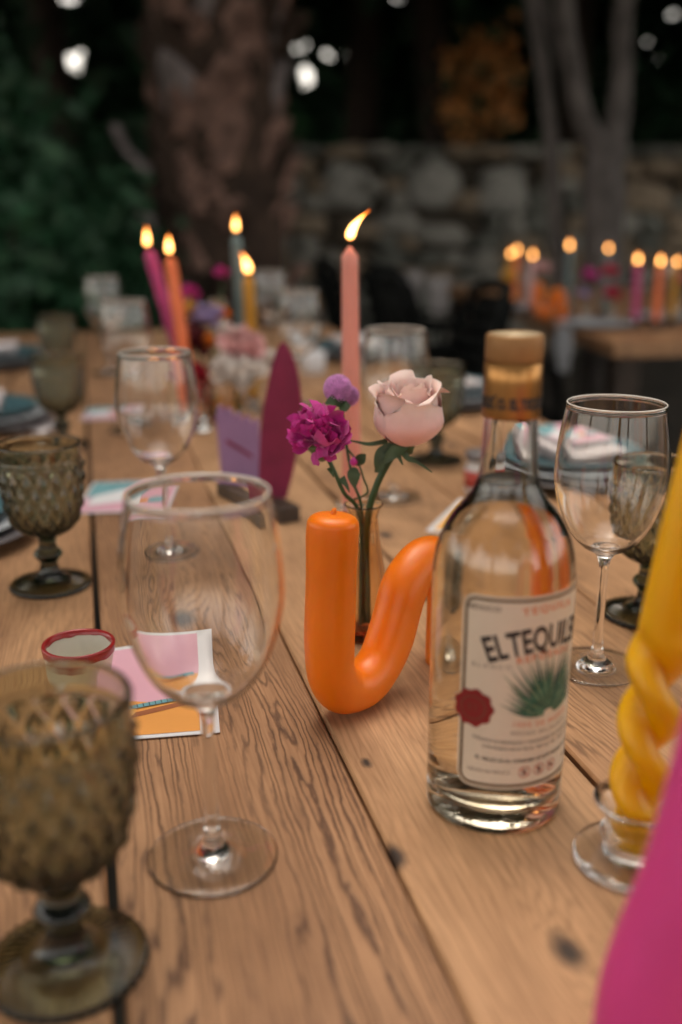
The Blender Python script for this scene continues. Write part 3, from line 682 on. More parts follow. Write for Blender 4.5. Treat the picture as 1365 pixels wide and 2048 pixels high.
def cyl(phi, z, r): return (r * math.sin(phi), -r * math.cos(phi), z)
PC = R(25)                                               # centre of the label, seen from the bottle axis
def patch(name, pts, m, parent, r, tri=None):
    """flat outline pts (s along arc in metres from label centre, z) triangulated and wrapped on the bottle"""
    bm = bmesh.new(); vs_ = [bm.verts.new((s, z, 0)) for s, z in pts]; bm.faces.new(vs_)
    bmesh.ops.triangulate(bm, faces=bm.faces)
    for _ in range(3):
        es = [e for e in bm.edges if abs(e.verts[0].co.x - e.verts[1].co.x) > .004]
        if not es: break
        bmesh.ops.subdivide_edges(bm, edges=es, cuts=1); bmesh.ops.triangulate(bm, faces=bm.faces)
    for v in bm.verts: v.co = cyl(PC + v.co.x / RB, v.co.y, r)
    me = bpy.data.meshes.new(name); bm.to_mesh(me); bm.free(); me.materials.append(m)
    return fixo(link(bpy.data.objects.new(name, me), parent))
def fixo(o): return o
def grid_label(z0, z1, half, rc, r, m, name, parent, n=48, rows=20):
    V, F = [], []
    for i in range(n + 1):
        s = -half + 2 * half * i / n; e = half - abs(s); cut = 0 if e > rc else rc - math.sqrt(max(0, rc * rc - (rc - e) ** 2))
        for j in range(rows + 1): V.append(cyl(PC + s / RB, z0 + cut + (z1 - z0 - 2 * cut) * j / rows, r))
    for i in range(n):
        for j in range(rows): q = i * (rows + 1) + j; F.append((q, q + rows + 1, q + rows + 2, q + 1))
    return mesh(name, V, F, m, parent)
LH = .0485
lab = grid_label(.0335, .1555, LH, .008, RB + .00025, M['label'], "label", bot)
def outline(z0, z1, half, rc, n=10):
    P = []
    for cx, cz, a0 in ((half - rc, z0 + rc, -90), (half - rc, z1 - rc, 0), (-half + rc, z1 - rc, 90), (-half + rc, z0 + rc, 180)):
        for k in range(n + 1): a = R(a0 + 90 * k / n); P.append((cx + rc * math.cos(a), cz + rc * math.sin(a)))
    Q = []
    for i, p in enumerate(P):
        q = P[(i + 1) % len(P)]; m_ = max(1, int(abs(p[0] - q[0]) / .003))
        for k in range(m_): Q.append((p[0] + (q[0] - p[0]) * k / m_, p[1] + (q[1] - p[1]) * k / m_))
    return Q
def ringband(z0, z1, half, rc, wd, m, name, r):
    A = outline(z0, z1, half, rc); cx, cz = 0, (z0 + z1) / 2; V, F = [], []
    n = len(A)
    for i, (s, z) in enumerate(A):
        p, q = A[i - 1], A[(i + 1) % n]; tx, tz = q[0] - p[0], q[1] - p[1]; l = math.hypot(tx, tz); nx, nz = -tz / l, tx / l
        V.append(cyl(PC + s / RB, z, r)); V.append(cyl(PC + (s + nx * wd) / RB, z + nz * wd, r))
    for i in range(n): j = (i + 1) % n; F.append((2 * i, 2 * j, 2 * j + 1, 2 * i + 1))
    return mesh(name, V, F, m, lab)
ringband(.0350, .1540, LH - .0015, .007, .0018, M['frame'], "label_border", RB + .00045)
def text_on(txt, size, cs, cz, m, name, parent, r, xs=1.0, arc=0.0, phic=None, rad=None, space=1.0, bold=0.0, x0=0.0, c0=None):
    cu = bpy.data.curves.new(name, 'FONT'); cu.body = txt; cu.size = size; cu.align_x = 'CENTER'; cu.resolution_u = 3; cu.space_character = space; cu.offset = bold
    o = bpy.data.objects.new(name, cu); COL.objects.link(o); bpy.context.view_layer.update()
    me = bpy.data.meshes.new_from_object(o.evaluated_get(bpy.context.evaluated_depsgraph_get())); COL.objects.unlink(o); bpy.data.objects.remove(o)
    bm = bmesh.new(); bm.from_mesh(me)
    bmesh.ops.triangulate(bm, faces=bm.faces)
    for v in bm.verts:
        x, y = v.co.x * xs + x0, v.co.y
        z = cz + y - arc * x * x; s = (cs if c0 is None else c0) + x + arc * 2 * x * y
        v.co = cyl((PC if phic is None else phic) + s / (rad or RB), z, r)
    bm.to_mesh(me); bm.free(); me.materials.clear(); me.materials.append(m); me.name = name
    return link(bpy.data.objects.new(name, me), parent)
RT = RB + .00045
def title(*words):
    for w_, cx in words: text_on(w_, .0205, cx, .1225 , M['ink'], "lettering", lab, RT, .57, 5.0, bold=.0006, space=1.04, x0=cx - .0065, c0=.0065)
title(("EL", -.0262), ("TEQUILEÑO", .0135))
text_on("TEQUILA", .0062, 0.004, .1455, M['orangeink'], "lettering", lab, RT, 1.15, 5.0, space=1.3, bold=.0001)
text_on("REPOSADO", .0058, 0.004, .1165, M['orangeink'], "lettering", lab, RT, 1.1, 5.0, space=1.3, bold=.0001)
text_on("MÉXICO", .0042, -.036, .1465, M['greyink'], "lettering", lab, RT, 1.2, space=1.1, bold=.0001)
text_on("BLANCO", .0036, -.030, .1115, M['greyink'], "lettering", lab, RT, 1.2, space=1.5)
text_on("100% DE AGAVE", .0048, .004, .0735, M['orangeink'], "lettering", lab, RT, 1.05, -4.0, space=1.2)
text_on("HECHO EN JALISCO", .0036, .004, .0685, M['greyink'], "lettering", lab, RT, 1.05, -3.0, space=1.3)
text_on("TEQUILA ELABORADO Y ENVASADO DE ORIGEN EN MÉXICO", .0030, .002, .0630, M['ink'], "lettering", lab, RT, 1.0, -1.5)
text_on("CONTENIDO NETO 750 ML  38% ALC. VOL. TEQUILA, JALISCO", .0029, .002, .0588, M['ink'], "lettering", lab, RT, .88, -1.5)
text_on("EL ABUSO EN EL CONSUMO DE ESTE PRODUCTO ES NOCIVO", .0032, .003, .0510, M['ink'], "lettering", lab, RT, .90, -1.0, bold=.00005)
text_on("HECHO EN MÉXICO", .0028, -.029, .0440, M['greyink'], "lettering", lab, RT, 1.0)
text_on("750 ML", .0036, .030, .0430, M['greyink'], "lettering", lab, RT, 1.0)
text_on("TEQUILEÑO, EL TEQUILEÑO, EL ", .0082, 0, .2565, M['ink'], "lettering", [o for o in bot.children if o.name.startswith("neck_foil")][0], .01685, .62, 0, phic=R(8), rad=.0165, bold=.0005)
def agave():
    V, F = [], []; mi = []; s0, z0 = .0065, .0815; n = 0
    rnd = random.Random(3)
    for k in range(44):
        a = R(-4 + 188 * k / 43) + rnd.uniform(-.04, .04); L = (.034 if k % 2 else .026) * rnd.uniform(.88, 1.1) * (.72 + .42 * abs(math.sin(a)) ** 1.5); bw = .0011; bend = .0035 * math.cos(a)
        bs, bz = s0 + .004 * math.cos(a), z0 + .002 * math.sin(a)
        for j in range(6):
            t = j / 5; r_ = L * t; wd = bw * (1 - t) * (1 + .6 * math.sin(t * 3)) + .00005
            s = bs + math.cos(a) * r_; z = bz + math.sin(a) * r_ + abs(math.cos(a)) * (.006 * t * t)
            V.append(cyl(PC + (s - math.sin(a) * wd) / RB, z + math.cos(a) * wd, RT + .00002 * k)); V.append(cyl(PC + (s + math.sin(a) * wd) / RB, z - math.cos(a) * wd, RT + .00002 * k))
        for j in range(5): q = n + 2 * j; F.append((q, q + 1, q + 3, q + 2)); mi.append(k % 3 == 0)
        n += 12
    mesh("agave_picture", V, F, None, lab, False, [M['agave'], M['agave2']], [int(x) for x in mi])
agave()
def blob_pts(cs, cz, r, lobes=0, amp=0, n=36): return [(cs + (r * (1 + amp * math.cos(lobes * 2 * math.pi * k / n))) * math.cos(2 * math.pi * k / n), cz + (r * (1 + amp * math.cos(lobes * 2 * math.pi * k / n))) * math.sin(2 * math.pi * k / n)) for k in range(n)]
sl = patch("seal", blob_pts(-.0395, .0850, .0118, 9, .07), M['seal'], lab, RT + .0003)
def ring_on(cs, cz, r, wd, m, name, parent, rr, slash=False):
    V, F = [], []; n = 32
    for k in range(n):
        a = 2 * math.pi * k / n
        for q in (r, r - wd): V.append(cyl(PC + (cs + q * math.cos(a)) / RB, cz + q * math.sin(a), rr))
    for k in range(n): j = (k + 1) % n; F.append((2 * k, 2 * j, 2 * j + 1, 2 * k + 1))
    if slash:
        b_ = len(V); c, s = math.cos(R(135)), math.sin(R(135))
        for q in (-1, 1):
            for e in (-1, 1): V.append(cyl(PC + (cs + q * c * r - e * s * wd * .5) / RB, cz + q * s * r + e * c * wd * .5, rr + .00004))
        F.append((b_, b_ + 1, b_ + 3, b_ + 2))
    return mesh(name, V, F, m, parent, False)
ring_on(-.0395, .0850, .0078, .0011, M['sealring'], "seal_ring", sl, RT + .0005)
text_on("ET", .0062, -.0395, .0830, M['sealring'], "seal_letters", sl, RT + .0005, 1.0)
ICON = [[(-.0012, -.0018), (.0004, -.0018), (.0004, .0002), (.0014, .0012), (.0006, .0020), (-.0010, .0008)], [(-.0009, -.0022), (.0009, -.0022), (.0007, -.0004), (.0012, .0014), (.0, .0022), (-.0012, .0014), (-.0007, -.0004)], [(-.0016, -.0012), (.0016, -.0012), (.0013, .0004), (.0016, .0014), (.0002, .0008), (-.0014, .0012)]]
for k in range(3):
    cs = -.0075 + k * .0098
    ring_on(cs, .0445, .0036, .00055, M['redink'], "warning_sign", lab, RT, True)
    patch("warning_figure", [(cs + a, .0445 + b_) for a, b_ in ICON[k]], M['ink'], lab, RT - .00005)

# ---------------------------------------------------------------- candles
def flame_mesh(h=.03, r=.0055, lean=(0, 0), name="flame"):
    P = []; RR = []
    for k in range(13):
        t = k / 12; P.append((lean[0] * t * t, lean[1] * t * t, h * t)); RR.append(max(.0002, r * (math.sin(math.pi * min(1, t * 1.02 + .06) ** .62)) ** .9 * (1 - .25 * t)) if 0 < k < 12 else .0003)
    V, F = tube(P, RR, 14); me = mesh(name, V, F, M['flame']); d = me.data; bpy.data.objects.remove(me); return d
FL = flame_mesh(); FLtall = flame_mesh(.042, .0065, (-.012, 0)); FLlean = flame_mesh(.030, .0050, (.022, 0))
FLfar = flame_mesh(.026, .0060); FLfar.materials.clear(); FLfar.materials.append(M['flamefar'])
def taper(name, label, base, top, r0, r1, m, fl=FL, group=None, ripple=0.0, burn=True):
    base, top = Vector(base), Vector(top); t = thing(name, label, "candle", base, 0, group); d = top - base; L = d.length
    P = [d * (k / 30) for k in range(31)]; n = d.normalized()
    def rr(q): return (r0 + (r1 - r0) * q) * (math.sqrt(max(0.02, 1 - ((q - .985) / .015) ** 2)) if q > .985 else 1)
    tw = (lambda q, a: 1 + ripple * math.cos(2 * (a - q * 18))) if ripple else None
    mesh("wax", *tube(P, rr, 24, twist=tw), m, t)
    wv = [d, d + n * .004 + Vector((.001, 0, 0)), d + n * .009 + Vector((.003, 0, 0))]; mesh("wick", *tube(spline(wv, 3), .0009, 6), M['wick'], t)
    if burn: f = add("flame", fl, t, d + n * .006, (0, 0, random.uniform(-.4, .4)), (random.uniform(.85, 1.15), 1, random.uniform(.8, 1.15)))
    return t
def holder(loc, label, s=1.0, rc=.0125):
    pr = spline([(0, 0, .0), (.026, 0, .0), (.029, 0, .002), (.024, 0, .006), (.012, 0, .010), (.008, 0, .016), (.013, 0, .022), (.0165, 0, .030), (.0175, 0, .042), (.0195, 0, .046)], 4)
    pi_ = spline([(.0175, 0, .0465), (rc + .0012, 0, .043), (rc, 0, .035), (rc * .9, 0, .026), (0, 0, .025)], 4)
    pf = [(max(0, p.x) * s, p.z * s) for p in pr] + [(max(0, p.x) * s, p.z * s) for p in pi_]; pf[0] = (0, 0); pf[-1] = (0, .025 * s)
    o = fixn(mesh("candle_holder", *lathe(pf, 48), M['glass'])); o.location = loc
    return tag(o, label, "candle holder", "clear glass candle holders")
# tall salmon taper behind the vase
taper("taper_candle", "tall salmon pink taper candle burning behind the flower vase", (.0125, 1.09, TT + .0262), (0.0092, 1.0800, 1.0791), .0112, .0088, M['pinkwax'], FLlean, "lit taper candles on the long table")
holder((.0125, 1.09, TT), "clear glass holder under the salmon candle behind the vase")
for nm, b_, tp, m, fl, rp, lb in [
    ("a", (-.266, 1.80, TT + .027), (-0.3334, 1.7800, 1.0540), M['cerise'], FL, .05, "leaning cerise taper candle, leftmost of the lit candles on the long table"),
    ("b", (-.258, 1.71, TT + .027), (-0.2901, 1.7400, 1.0430), M['coral'], FL, .05, "coral orange taper candle leaning beside the cerise one"),
    ("c", (-.190, 1.97, TT + .027), (-0.1977, 1.9500, 1.0761), M['greywax'], FL, 0, "blue grey taper candle burning left of the mustard one"),
    ("d", (-.168, 1.89, TT + .027), (-0.1716, 1.8900, 1.0022), M['mustard'], FLtall, 0, "mustard taper candle with a tall bent flame in front of the blue grey one")]:
    taper("taper_candle", lb, b_, tp, .0125, .0105, m, fl, "lit taper candles on the long table", rp)
    holder((b_[0], b_[1], TT), {"a": "clear glass holder under the cerise candle", "b": "clear glass holder under the coral orange candle", "c": "clear glass holder under the blue grey candle", "d": "clear glass holder under the mustard candle"}[nm], 1.08, .0130)

def squiggle(name, label, P, r, m, tw=lambda t, a: 1 + .010 * math.sin(3 * a + 7 * t) + .008 * math.sin(19 * t + 2 * a) + .012 * mnoise.noise(Vector((t * 14, math.cos(a) * 1.4, math.sin(a) * 1.4)))):
    base = Vector((P[-1][0], P[-1][1], TT)); t = thing(name, label, "candle", base)
    S = spline([Vector(p) - base for p in P], 8); n = len(S)
    # evenly rounded free end
    d = (S[0] - S[1]).normalized(); cap = [S[0] + d * r * math.sin(a) * .42 for a in (1.5, 1.3, 1.0, .7, .4, .15)]; cr = [r * math.cos(a) ** .45 if a < 1.49 else r * .12 for a in (1.5, 1.3, 1.0, .7, .4, .15)]
    rad = cr + [r * (1 + .012 * math.sin(i * .37)) for i in range(n)]
    mesh("wax", *tube(cap + S, rad, 40, twist=tw), m, t)
    tp = cap[0]; mesh("wick", *tube(spline([tp - d * .002, tp + d * .0025 + Vector((.0006, 0, 0)), tp + d * .004 + Vector((.002, 0, 0))], 3), [.0022, .0021, .0020, .0018, .0016, .0012, .0006], 10), m, t)
    return t
SQ0, SQ1 = Vector(((0.0066, 0.6774, 0.75))), Vector(((0.0887, 0.7681, 0.75)))
du = (SQ1 - SQ0).normalized()
sqp = [(-.0185, .1530), (-.0195, .1348), (-.0212, .0975), (-.0225, .0620), (-.0205, .0400), (-.0105, .0245), (.0040, .0188), (.0200, .0205), (.0350, .0300), (.0460, .0450), (.0545, .0640), (.0615, .0805), (.0720, .0925), (.0880, .0985), (.1040, .0950), (.1160, .0830), (.1215, .0640), (.1230, .0400), (.1230, .0)]
squiggle("squiggle_candle", "thick glossy orange squiggle candle bent in a U and an arch, left of the bottle", [SQ0 + du * s + Vector((0, 0, z)) for s, z in sqp], .0182, M['orangewax'])
squiggle("squiggle_candle", "blurred magenta bent candle in the lower right corner, nearest the camera", [(.262, .40, TT + .17), (.262, .40, TT + .12), (.258, .395, TT + .08), (.243, .39, TT + .055), (.222, .385, TT + .075), (.212, .38, TT + .13), (.205, .375, TT + .19), (.190, .37, TT + .222), (.171, .365, TT + .205), (.160, .36, TT + .165), (.1455, .352, TT + .100), (.1330, .350, TT + .045), (.1285, .350, TT)], .0205, M['magwax'], lambda t, a: 1 + .03 * math.cos(2 * a + 34 * t))
def twist_candle():
    C = [(.1695, .496, .016), (.1690, .494, .060), (.1690, .49, .0917), (.1710, .49, .143), (.1745, .49, .18), (.179, .49, .22), (.184, .49, .26), (.189, .49, .31)]
    b_ = Vector(C[0]); t = thing("twisted_candle", "yellow candle with a fat twisted lower part in a glass holder at the right edge", "candle", (b_.x, b_.y, TT + .016))
    S = spline([Vector(p) - b_ for p in C], 12); n = len(S); V, F = [], []; seg = 64
    for i, p in enumerate(S):
        z = p.z + .016; k = max(0, min(1, (z - .032) / .012)) * max(0, min(1, (.150 - z) / .02)); base_r = .0128 if z < .15 else .0128 - .003 * (z - .15) / .16
        for j in range(seg):
            a = 2 * math.pi * j / seg; ph = -z * 2 * math.pi / .078 + 1.1
            # two fat strands: an off-round section that turns with height
            al = a - ph; el = .0082 * abs(math.cos(al)) + math.sqrt(max(1e-8, .0094 ** 2 - (.0082 * math.sin(al)) ** 2))
            r = base_r * (1 - k) + k * el; V.append((p.x + r * math.cos(a), p.y + r * math.sin(a), p.z))
    for i in range(n - 1):
        for j in range(seg): j2 = (j + 1) % seg; F.append((i * seg + j, i * seg + j2, (i + 1) * seg + j2, (i + 1) * seg + j))
    F.append(tuple(range(seg))[::-1]); F.append(tuple((n - 1) * seg + k for k in range(seg)))
    mesh("wax", V, F, M['yelwax'], t)
    tp = S[-1]; mesh("wick", *tube([tp, tp + Vector((0, 0, .008))], .0009, 6), M['wick'], t)
twist_candle()
pf = spline([(0, 0, .0), (.030, 0, .0), (.0345, 0, .0025), (.0330, 0, .0060), (.0220, 0, .0080), (.0170, 0, .0110), (.0195, 0, .0160), (.0200, 0, .0200), (.0175, 0, .0240), (.0180, 0, .0300), (.0230, 0, .0370), (.0255, 0, .0400)], 5)
pin = spline([(.0240, 0, .0412), (.0180, 0, .0370), (.0148, 0, .0300), (.0142, 0, .0180), (.0125, 0, .0150), (0, 0, .0142)], 5)
pp = [(max(0, p.x), p.z) for p in pf + pin]; pp[0] = (0, 0); pp[-1] = (0, .0142)
hd = fixn(mesh("candle_holder", *lathe(pp, 64), M['glass'])); hd.location = (.1700, .4975, TT)
tag(hd, "clear glass holder with a flared lip under the yellow twisted candle", "candle holder", "clear glass candle holders")

# ---------------------------------------------------------------- vase and its three flowers
VB = Vector((.0196, .822, TT))
vp = spline([(0, 0, .0), (.0180, 0, .0), (.0215, 0, .003), (.0225, 0, .012), (.0222, 0, .030), (.0205, 0, .050), (.0175, 0, .070), (.0145, 0, .088), (.0128, 0, .103), (.0125, 0, .112), (.0145, 0, .118), (.0170, 0, .1222)], 5)
vi = spline([(.0158, 0, .1225), (.0128, 0, .117), (.0110, 0, .111), (.0112, 0, .103), (.0128, 0, .088), (.0156, 0, .070), (.0186, 0, .050), (.0203, 0, .030), (.0205, 0, .014), (.0160, 0, .009), (0, 0, .008)], 5)
vv = [(max(0, p.x), p.z) for p in vp + vi]; vv[0] = (0, 0); vv[-1] = (0, .008)
def flute(r, z, a):
    k = 0 if (z > .108 or z < .006 or r < .008) else 1
    return r * (1 + .035 * k * abs(math.sin(a * 7)) - .015 * k), z
vs_o = fixn(mesh("bud_vase", *lathe(vv, 112, flute), M['amber'])); vs_o.location = VB
tag(vs_o, "small fluted amber glass bud vase holding three flowers behind the orange candle", "vase")
# rose
def petal(wid, H, Rr, curl, open_, seed, nu=12, nv=12):
    V, F = [], []
    for i in range(nu + 1):
        a = (i / nu - .5) * 2
        for j in range(nv + 1):
            t = j / nv; hw = wid * (math.sin(math.pi * min(1, .12 + .62 * t)) ** .55) * (1 - .5 * max(0, t - .82) / .18 * a * a)
            r = Rr * (.30 + .78 * math.sin(math.pi * min(.5, t * .95)) ** .8 - .30 * max(0, t - .5) ** 1.2 * (1 - open_ * 3))
            lip = max(0, t - .80) / .20; r += curl * lip ** 2 * (1 + .45 * math.sin(a * 3 + seed)) * Rr * .9 + .0012 * a * a
            zz = H * (t - .07 * curl * lip ** 2 - .09 * abs(a) ** 2.4 * t) + (.0012 * math.sin(a * 3.5 + seed * 2) + .0003 * math.sin(a * 11 + seed)) * lip
            ang = a * hw; V.append((r * math.sin(ang), -r * math.cos(ang), zz))
    for i in range(nu):
        for j in range(nv): q = i * (nv + 1) + j; F.append((q, q + nv + 1, q + nv + 2, q + 1))
    return V, F
RC = Vector((0.0567, 0.8150, 0.9273))                            # base of the rose head
rose = thing("rose", "pale pink rose in the amber vase, half open, right of the magenta carnation", "flower", VB + Vector((0, 0, .011)))
RX = rose.location
ax = Vector((-.05, -.16, 1)).normalized(); q = Vector((0, 0, 1)).rotation_difference(ax)
k = 0
for (cnt, Rr, H, wd, curl, op, off) in ((3, .0080, .0530, 1.35, .10, .0, 0), (3, .0125, .0550, 1.3, .22, .02, .5), (4, .0180, .0560, 1.12, .30, .05, .2), (4, .0232, .0530, 1.12, .42, .07, .95), (3, .0266, .0450, 1.10, .12, .03, .25)):
    for i in range(cnt):
        V, F = petal(wd, H * random.uniform(.94, 1.03), Rr, curl * random.uniform(.4, 1.05), op, k)
        o = mesh("petal", V, F, M['rose'], rose); o.location = RC - RX; o.rotation_mode = 'QUATERNION'
        o.rotation_quaternion = q @ Matrix.Rotation(off + i * 2 * math.pi / cnt, 3, 'Z').to_quaternion(); k += 1
mesh("stem", *tube(spline([Vector((.0045, 0, .002)), VB + Vector((.003, -.002, .10)) - RX, (0.0295, 0.8150, 0.8887) - RX if False else Vector((0.0295, 0.8150, 0.8887)) - RX, Vector((0.0451, 0.8150, 0.9192)) - RX, RC - RX], 6), .0030, 10), M['stem'], rose)
mesh("hip", *(lambda vf: ([Vector(v) for v in vf[0]], vf[1]))(lathe([(0, -.010), (.0032, -.009), (.0055, -.002), (.0085, .004), (.006, .008), (0, .008)], 16)), M['sepal'], rose).location = RC - RX
def ribbon(P, wfn, m, name, parent, up=Vector((0, -1, .3))):
    S = spline(P, 7); V, F = [], []; n = len(S)
    for i, p in enumerate(S):
        T = (S[min(i + 1, n - 1)] - S[max(i - 1, 0)]).normalized(); sd = T.cross(up).normalized(); w_ = wfn(i / (n - 1))
        V += [p - sd * w_, p + up.normalized() * w_ * -.25, p + sd * w_]
    for i in range(n - 1):
        q_ = 3 * i; F += [(q_, q_ + 1, q_ + 4, q_ + 3), (q_ + 1, q_ + 2, q_ + 5, q_ + 4)]
    return mesh(name, V, F, m, parent)
lf = lambda t: .0055 * math.sin(math.pi * min(1, .1 + t * .9)) ** .8 * (1 - .3 * t) + .0002
th = lambda t: .0020 * (1 - t) + .0003
def A(px): return Vector(px) - RX
ribbon([A((0.0489, 0.8100, 0.9288)), A((0.0342, 0.8060, 0.9213)), A((0.0314, 0.8050, 0.9087)), A((0.0282, 0.8070, 0.9039))], lf, M['sepal'], "sepal", rose)
ribbon([A((0.0550, 0.8080, 0.9272)), A((0.0436, 0.8030, 0.9220)), A((0.0355, 0.8030, 0.9122))], lambda t: lf(t) * 1.1, M['sepal'], "sepal", rose)
ribbon([A((0.0385, 0.8100, 0.9301)), A((0.0238, 0.8060, 0.9285)), A((0.0134, 0.8060, 0.9302)), A((0.0031, 0.8060, 0.9319))], th, M['sepal'], "sepal", rose)
ribbon([A((0.0468, 0.8100, 0.9288)), A((0.0550, 0.8050, 0.9172)), A((0.0634, 0.8050, 0.9130)), A((0.0759, 0.8030, 0.9049))], lambda t: th(t) * 1.5, M['sepal'], "sepal", rose)
ribbon([A((0.0447, 0.8100, 0.9267)), A((0.0479, 0.8050, 0.9185)), A((0.0514, 0.8050, 0.9108))], lambda t: th(t) * 1.6, M['sepal'], "sepal", rose)
ribbon([A((0.0550, 0.8050, 0.9172)), A((0.0591, 0.8040, 0.9179)), A((0.0628, 0.8040, 0.9170))], lambda t: th(t) * .5, M['sepal'], "sepal", rose)
# carnation
def ruffle(L, wd, cup, seed, nu=12, nv=7, thin=0.0):
    V, F = [], []
    for i in range(nu + 1):
        a = (i / nu - .5) * 2
        for j in range(nv + 1):
            t = j / nv; ww = wd * (.16 + .84 * math.sin(t * math.pi * .60) ** 1.1); fr = t ** 2
            x = a * ww + .0008 * fr * math.sin(a * 9 + seed); y = L * t * (1 - .20 * a ** 4) + fr * .0011 * math.sin(a * 13 + seed)
            z = cup * (a * a * ww * 1.0 + L * .75 * t * t * t) + fr * .0024 * math.sin(a * 6.5 + seed * 1.7) + .0008 * math.sin(seed + t * 9)
            V.append((x, y, z))
    for i in range(nu):
        for j in range(nv): q = i * (nv + 1) + j; F.append((q, q + nv + 1, q + nv + 2, q + 1))
    return V, F
PET = []
for s in range(5):
    o = mesh("petal", *ruffle(.0215, .0125, (.5, .25, .75, .4, -.2)[s], s * 2.1), M['carn']); PET.append(o.data); bpy.data.objects.remove(o)
def ruffled(name, label, center, r, axis, stem_pts, m=None, n=46, grp=None, cat="flower", stem_r=.0018, calyx=True, sep=True, vbase=None):
    c = Vector(center); base = Vector(stem_pts[0]); t = thing(name, label, cat, base, 0, grp)
    ax = Vector(axis).normalized(); qq = Vector((0, 0, 1)).rotation_difference(ax); sc_ = r / .0245; allp = []
    for k in range(n):
        f = (k + .5) / n; el = R(88 - 96 * f ** .9) + random.uniform(-.12, .12); az = k * 2.39996 + random.uniform(-.2, .2)
        d = Vector((math.cos(el) * math.cos(az), math.cos(el) * math.sin(az), math.sin(el)))
        rot = qq @ d.to_track_quat('Y', 'Z') @ Matrix.Rotation(random.uniform(-1.2, 1.2), 3, 'Y').to_quaternion()
        s = sc_ * (.72 + .38 * f) * random.uniform(.9, 1.1); me = PET[k % 5]
        if sep:
            o = link(bpy.data.objects.new("petal", me), t); o.location = c - base + qq @ Vector((0, 0, -.006 * sc_)); o.rotation_mode = 'QUATERNION'; o.rotation_quaternion = rot; o.scale = (s, s, s)
        else:
            mm_ = Matrix.Translation(c - base) @ rot.to_matrix().to_4x4() @ Matrix.Scale(s, 4)
            allp.append(([mm_ @ v.co for v in me.vertices], [tuple(p.vertices) for p in me.polygons]))
    if allp: V, F = merge(allp); mesh("petals", V, F, m or M['carn'], t)
    mesh("stem", *tube(spline([Vector(p) - base for p in stem_pts] + [c - base - ax * r * .5], 6), stem_r, 8), M['stem'], t)
    if calyx:
        cal = fixn(mesh("calyx", *lathe([(0, -.022), (.003, -.021), (.0062, -.016), (.0100, -.008), (.0128, -.001), (.0120, .001), (0, .002)], 20), M['calyx'], t)); cal.location = c - base - ax * .0085; cal.rotation_mode = 'QUATERNION'; cal.rotation_quaternion = qq; cal.scale = (sc_,) * 3
    return t
CC = (-0.0189, 0.7950, 0.9418)
car = ruffled("carnation", "bright magenta ruffled carnation in the amber vase, leaning left", CC, .0250, (-.12, -.42, .9), [VB + Vector((-.002, -.001, .0105)), VB + Vector((-.003, -.003, .108)), (0.0023, 0.8000, 0.8885), (-0.0060, 0.7970, 0.9086)], n=54)
cb = Vector(car.location)
ribbon([Vector((0.0002, 0.7970, 0.9022)) - cb, Vector((0.0043, 0.7940, 0.8966)) - cb, Vector((0.0072, 0.7940, 0.8901)) - cb], lambda t: .003 * (1 - t) + .0003, M['sepal'], "leaf", car)
ribbon([Vector((-0.0093, 0.7970, 0.9107)) - cb, Vector((-0.0076, 0.7940, 0.9072)) - cb, Vector((-0.0060, 0.7940, 0.9030)) - cb], lambda t: .0026 * (1 - t) + .0003, M['sepal'], "leaf", car)
# globe amaranth with two mauve heads and a small leafy bud
def fuzzy(cx, r, parent, base, m):
    V, F = [], []
    for k in range(320):
        z = 1 - 2 * (k + .5) / 320; a = k * 2.39996; rr = math.sqrt(1 - z * z); d = Vector((rr * math.cos(a), rr * math.sin(a), z)); u_ = d.orthogonal().normalized(); v_ = d.cross(u_)
        p = Vector(cx) - base + d * r * .82; o = len(V); s = r * .16
        V += [p + u_ * s, p + v_ * s, p - u_ * s, p - v_ * s, p + (d + Vector((0, 0, .5))).normalized() * r * .30]
        F += [(o, o + 1, o + 4), (o + 1, o + 2, o + 4), (o + 2, o + 3, o + 4), (o + 3, o, o + 4)]
    o = mesh("flower_head", V, F, m, parent, False); s = fixn(mesh("core", *lathe([(0, -r * .86), (r * .6, -r * .6), (r * .86, 0), (r * .6, r * .6), (0, r * .86)], 16), m, o)); s.location = Vector(cx) - base
ga = VB + Vector((.0005, .003, .0105)); am = thing("globe_amaranth", "mauve globe amaranth with two round heads standing above the carnation", "flower", ga)
fuzzy((-0.0027, 0.8350, 0.9694), .0118, am, ga, M['amaranth']); fuzzy((0.0070, 0.8400, 0.9626), .0085, am, ga, M['amaranth'])
mesh("stem", *tube(spline([Vector((0, 0, 0)), VB + Vector((-.001, .002, .11)) - ga, Vector((0.0101, 0.8250, 0.8927)) - ga, Vector((0.0040, 0.8300, 0.9266)) - ga, Vector((0.0002, 0.8350, 0.9600)) - ga], 6), .0013, 8), M['stem'], am)
mesh("side_stem", *tube(spline([Vector((0.0101, 0.8220, 0.8757)) - ga, Vector((0.0226, 0.8250, 0.8816)) - ga, Vector((0.0190, 0.8250, 0.8949)) - ga, Vector((0.0143, 0.8250, 0.9081)) - ga, Vector((0.0057, 0.8280, 0.9192)) - ga], 6), .0009, 6), M['stem'], am)
lw = lambda t: .0050 * math.sin(math.pi * min(1, .08 + t * .92)) + .0002
ribbon([Vector((0.0032, 0.8300, 0.9558)) - ga, Vector((-0.0044, 0.8250, 0.9618)) - ga, Vector((-0.0136, 0.8230, 0.9588)) - ga], lw, M['sepal'], "leaf", am)
ribbon([Vector((-0.0011, 0.8300, 0.9575)) - ga, Vector((0.0031, 0.8230, 0.9571)) - ga, Vector((0.0081, 0.8220, 0.9573)) - ga], lw, M['sepal'], "leaf", am)
ribbon([Vector((0.0125, 0.8220, 0.9044)) - ga, Vector((0.0108, 0.8180, 0.8989)) - ga, Vector((0.0117, 0.8180, 0.8866)) - ga], lambda t: lw(t) * 1.1, M['sepal'], "leaf", am)
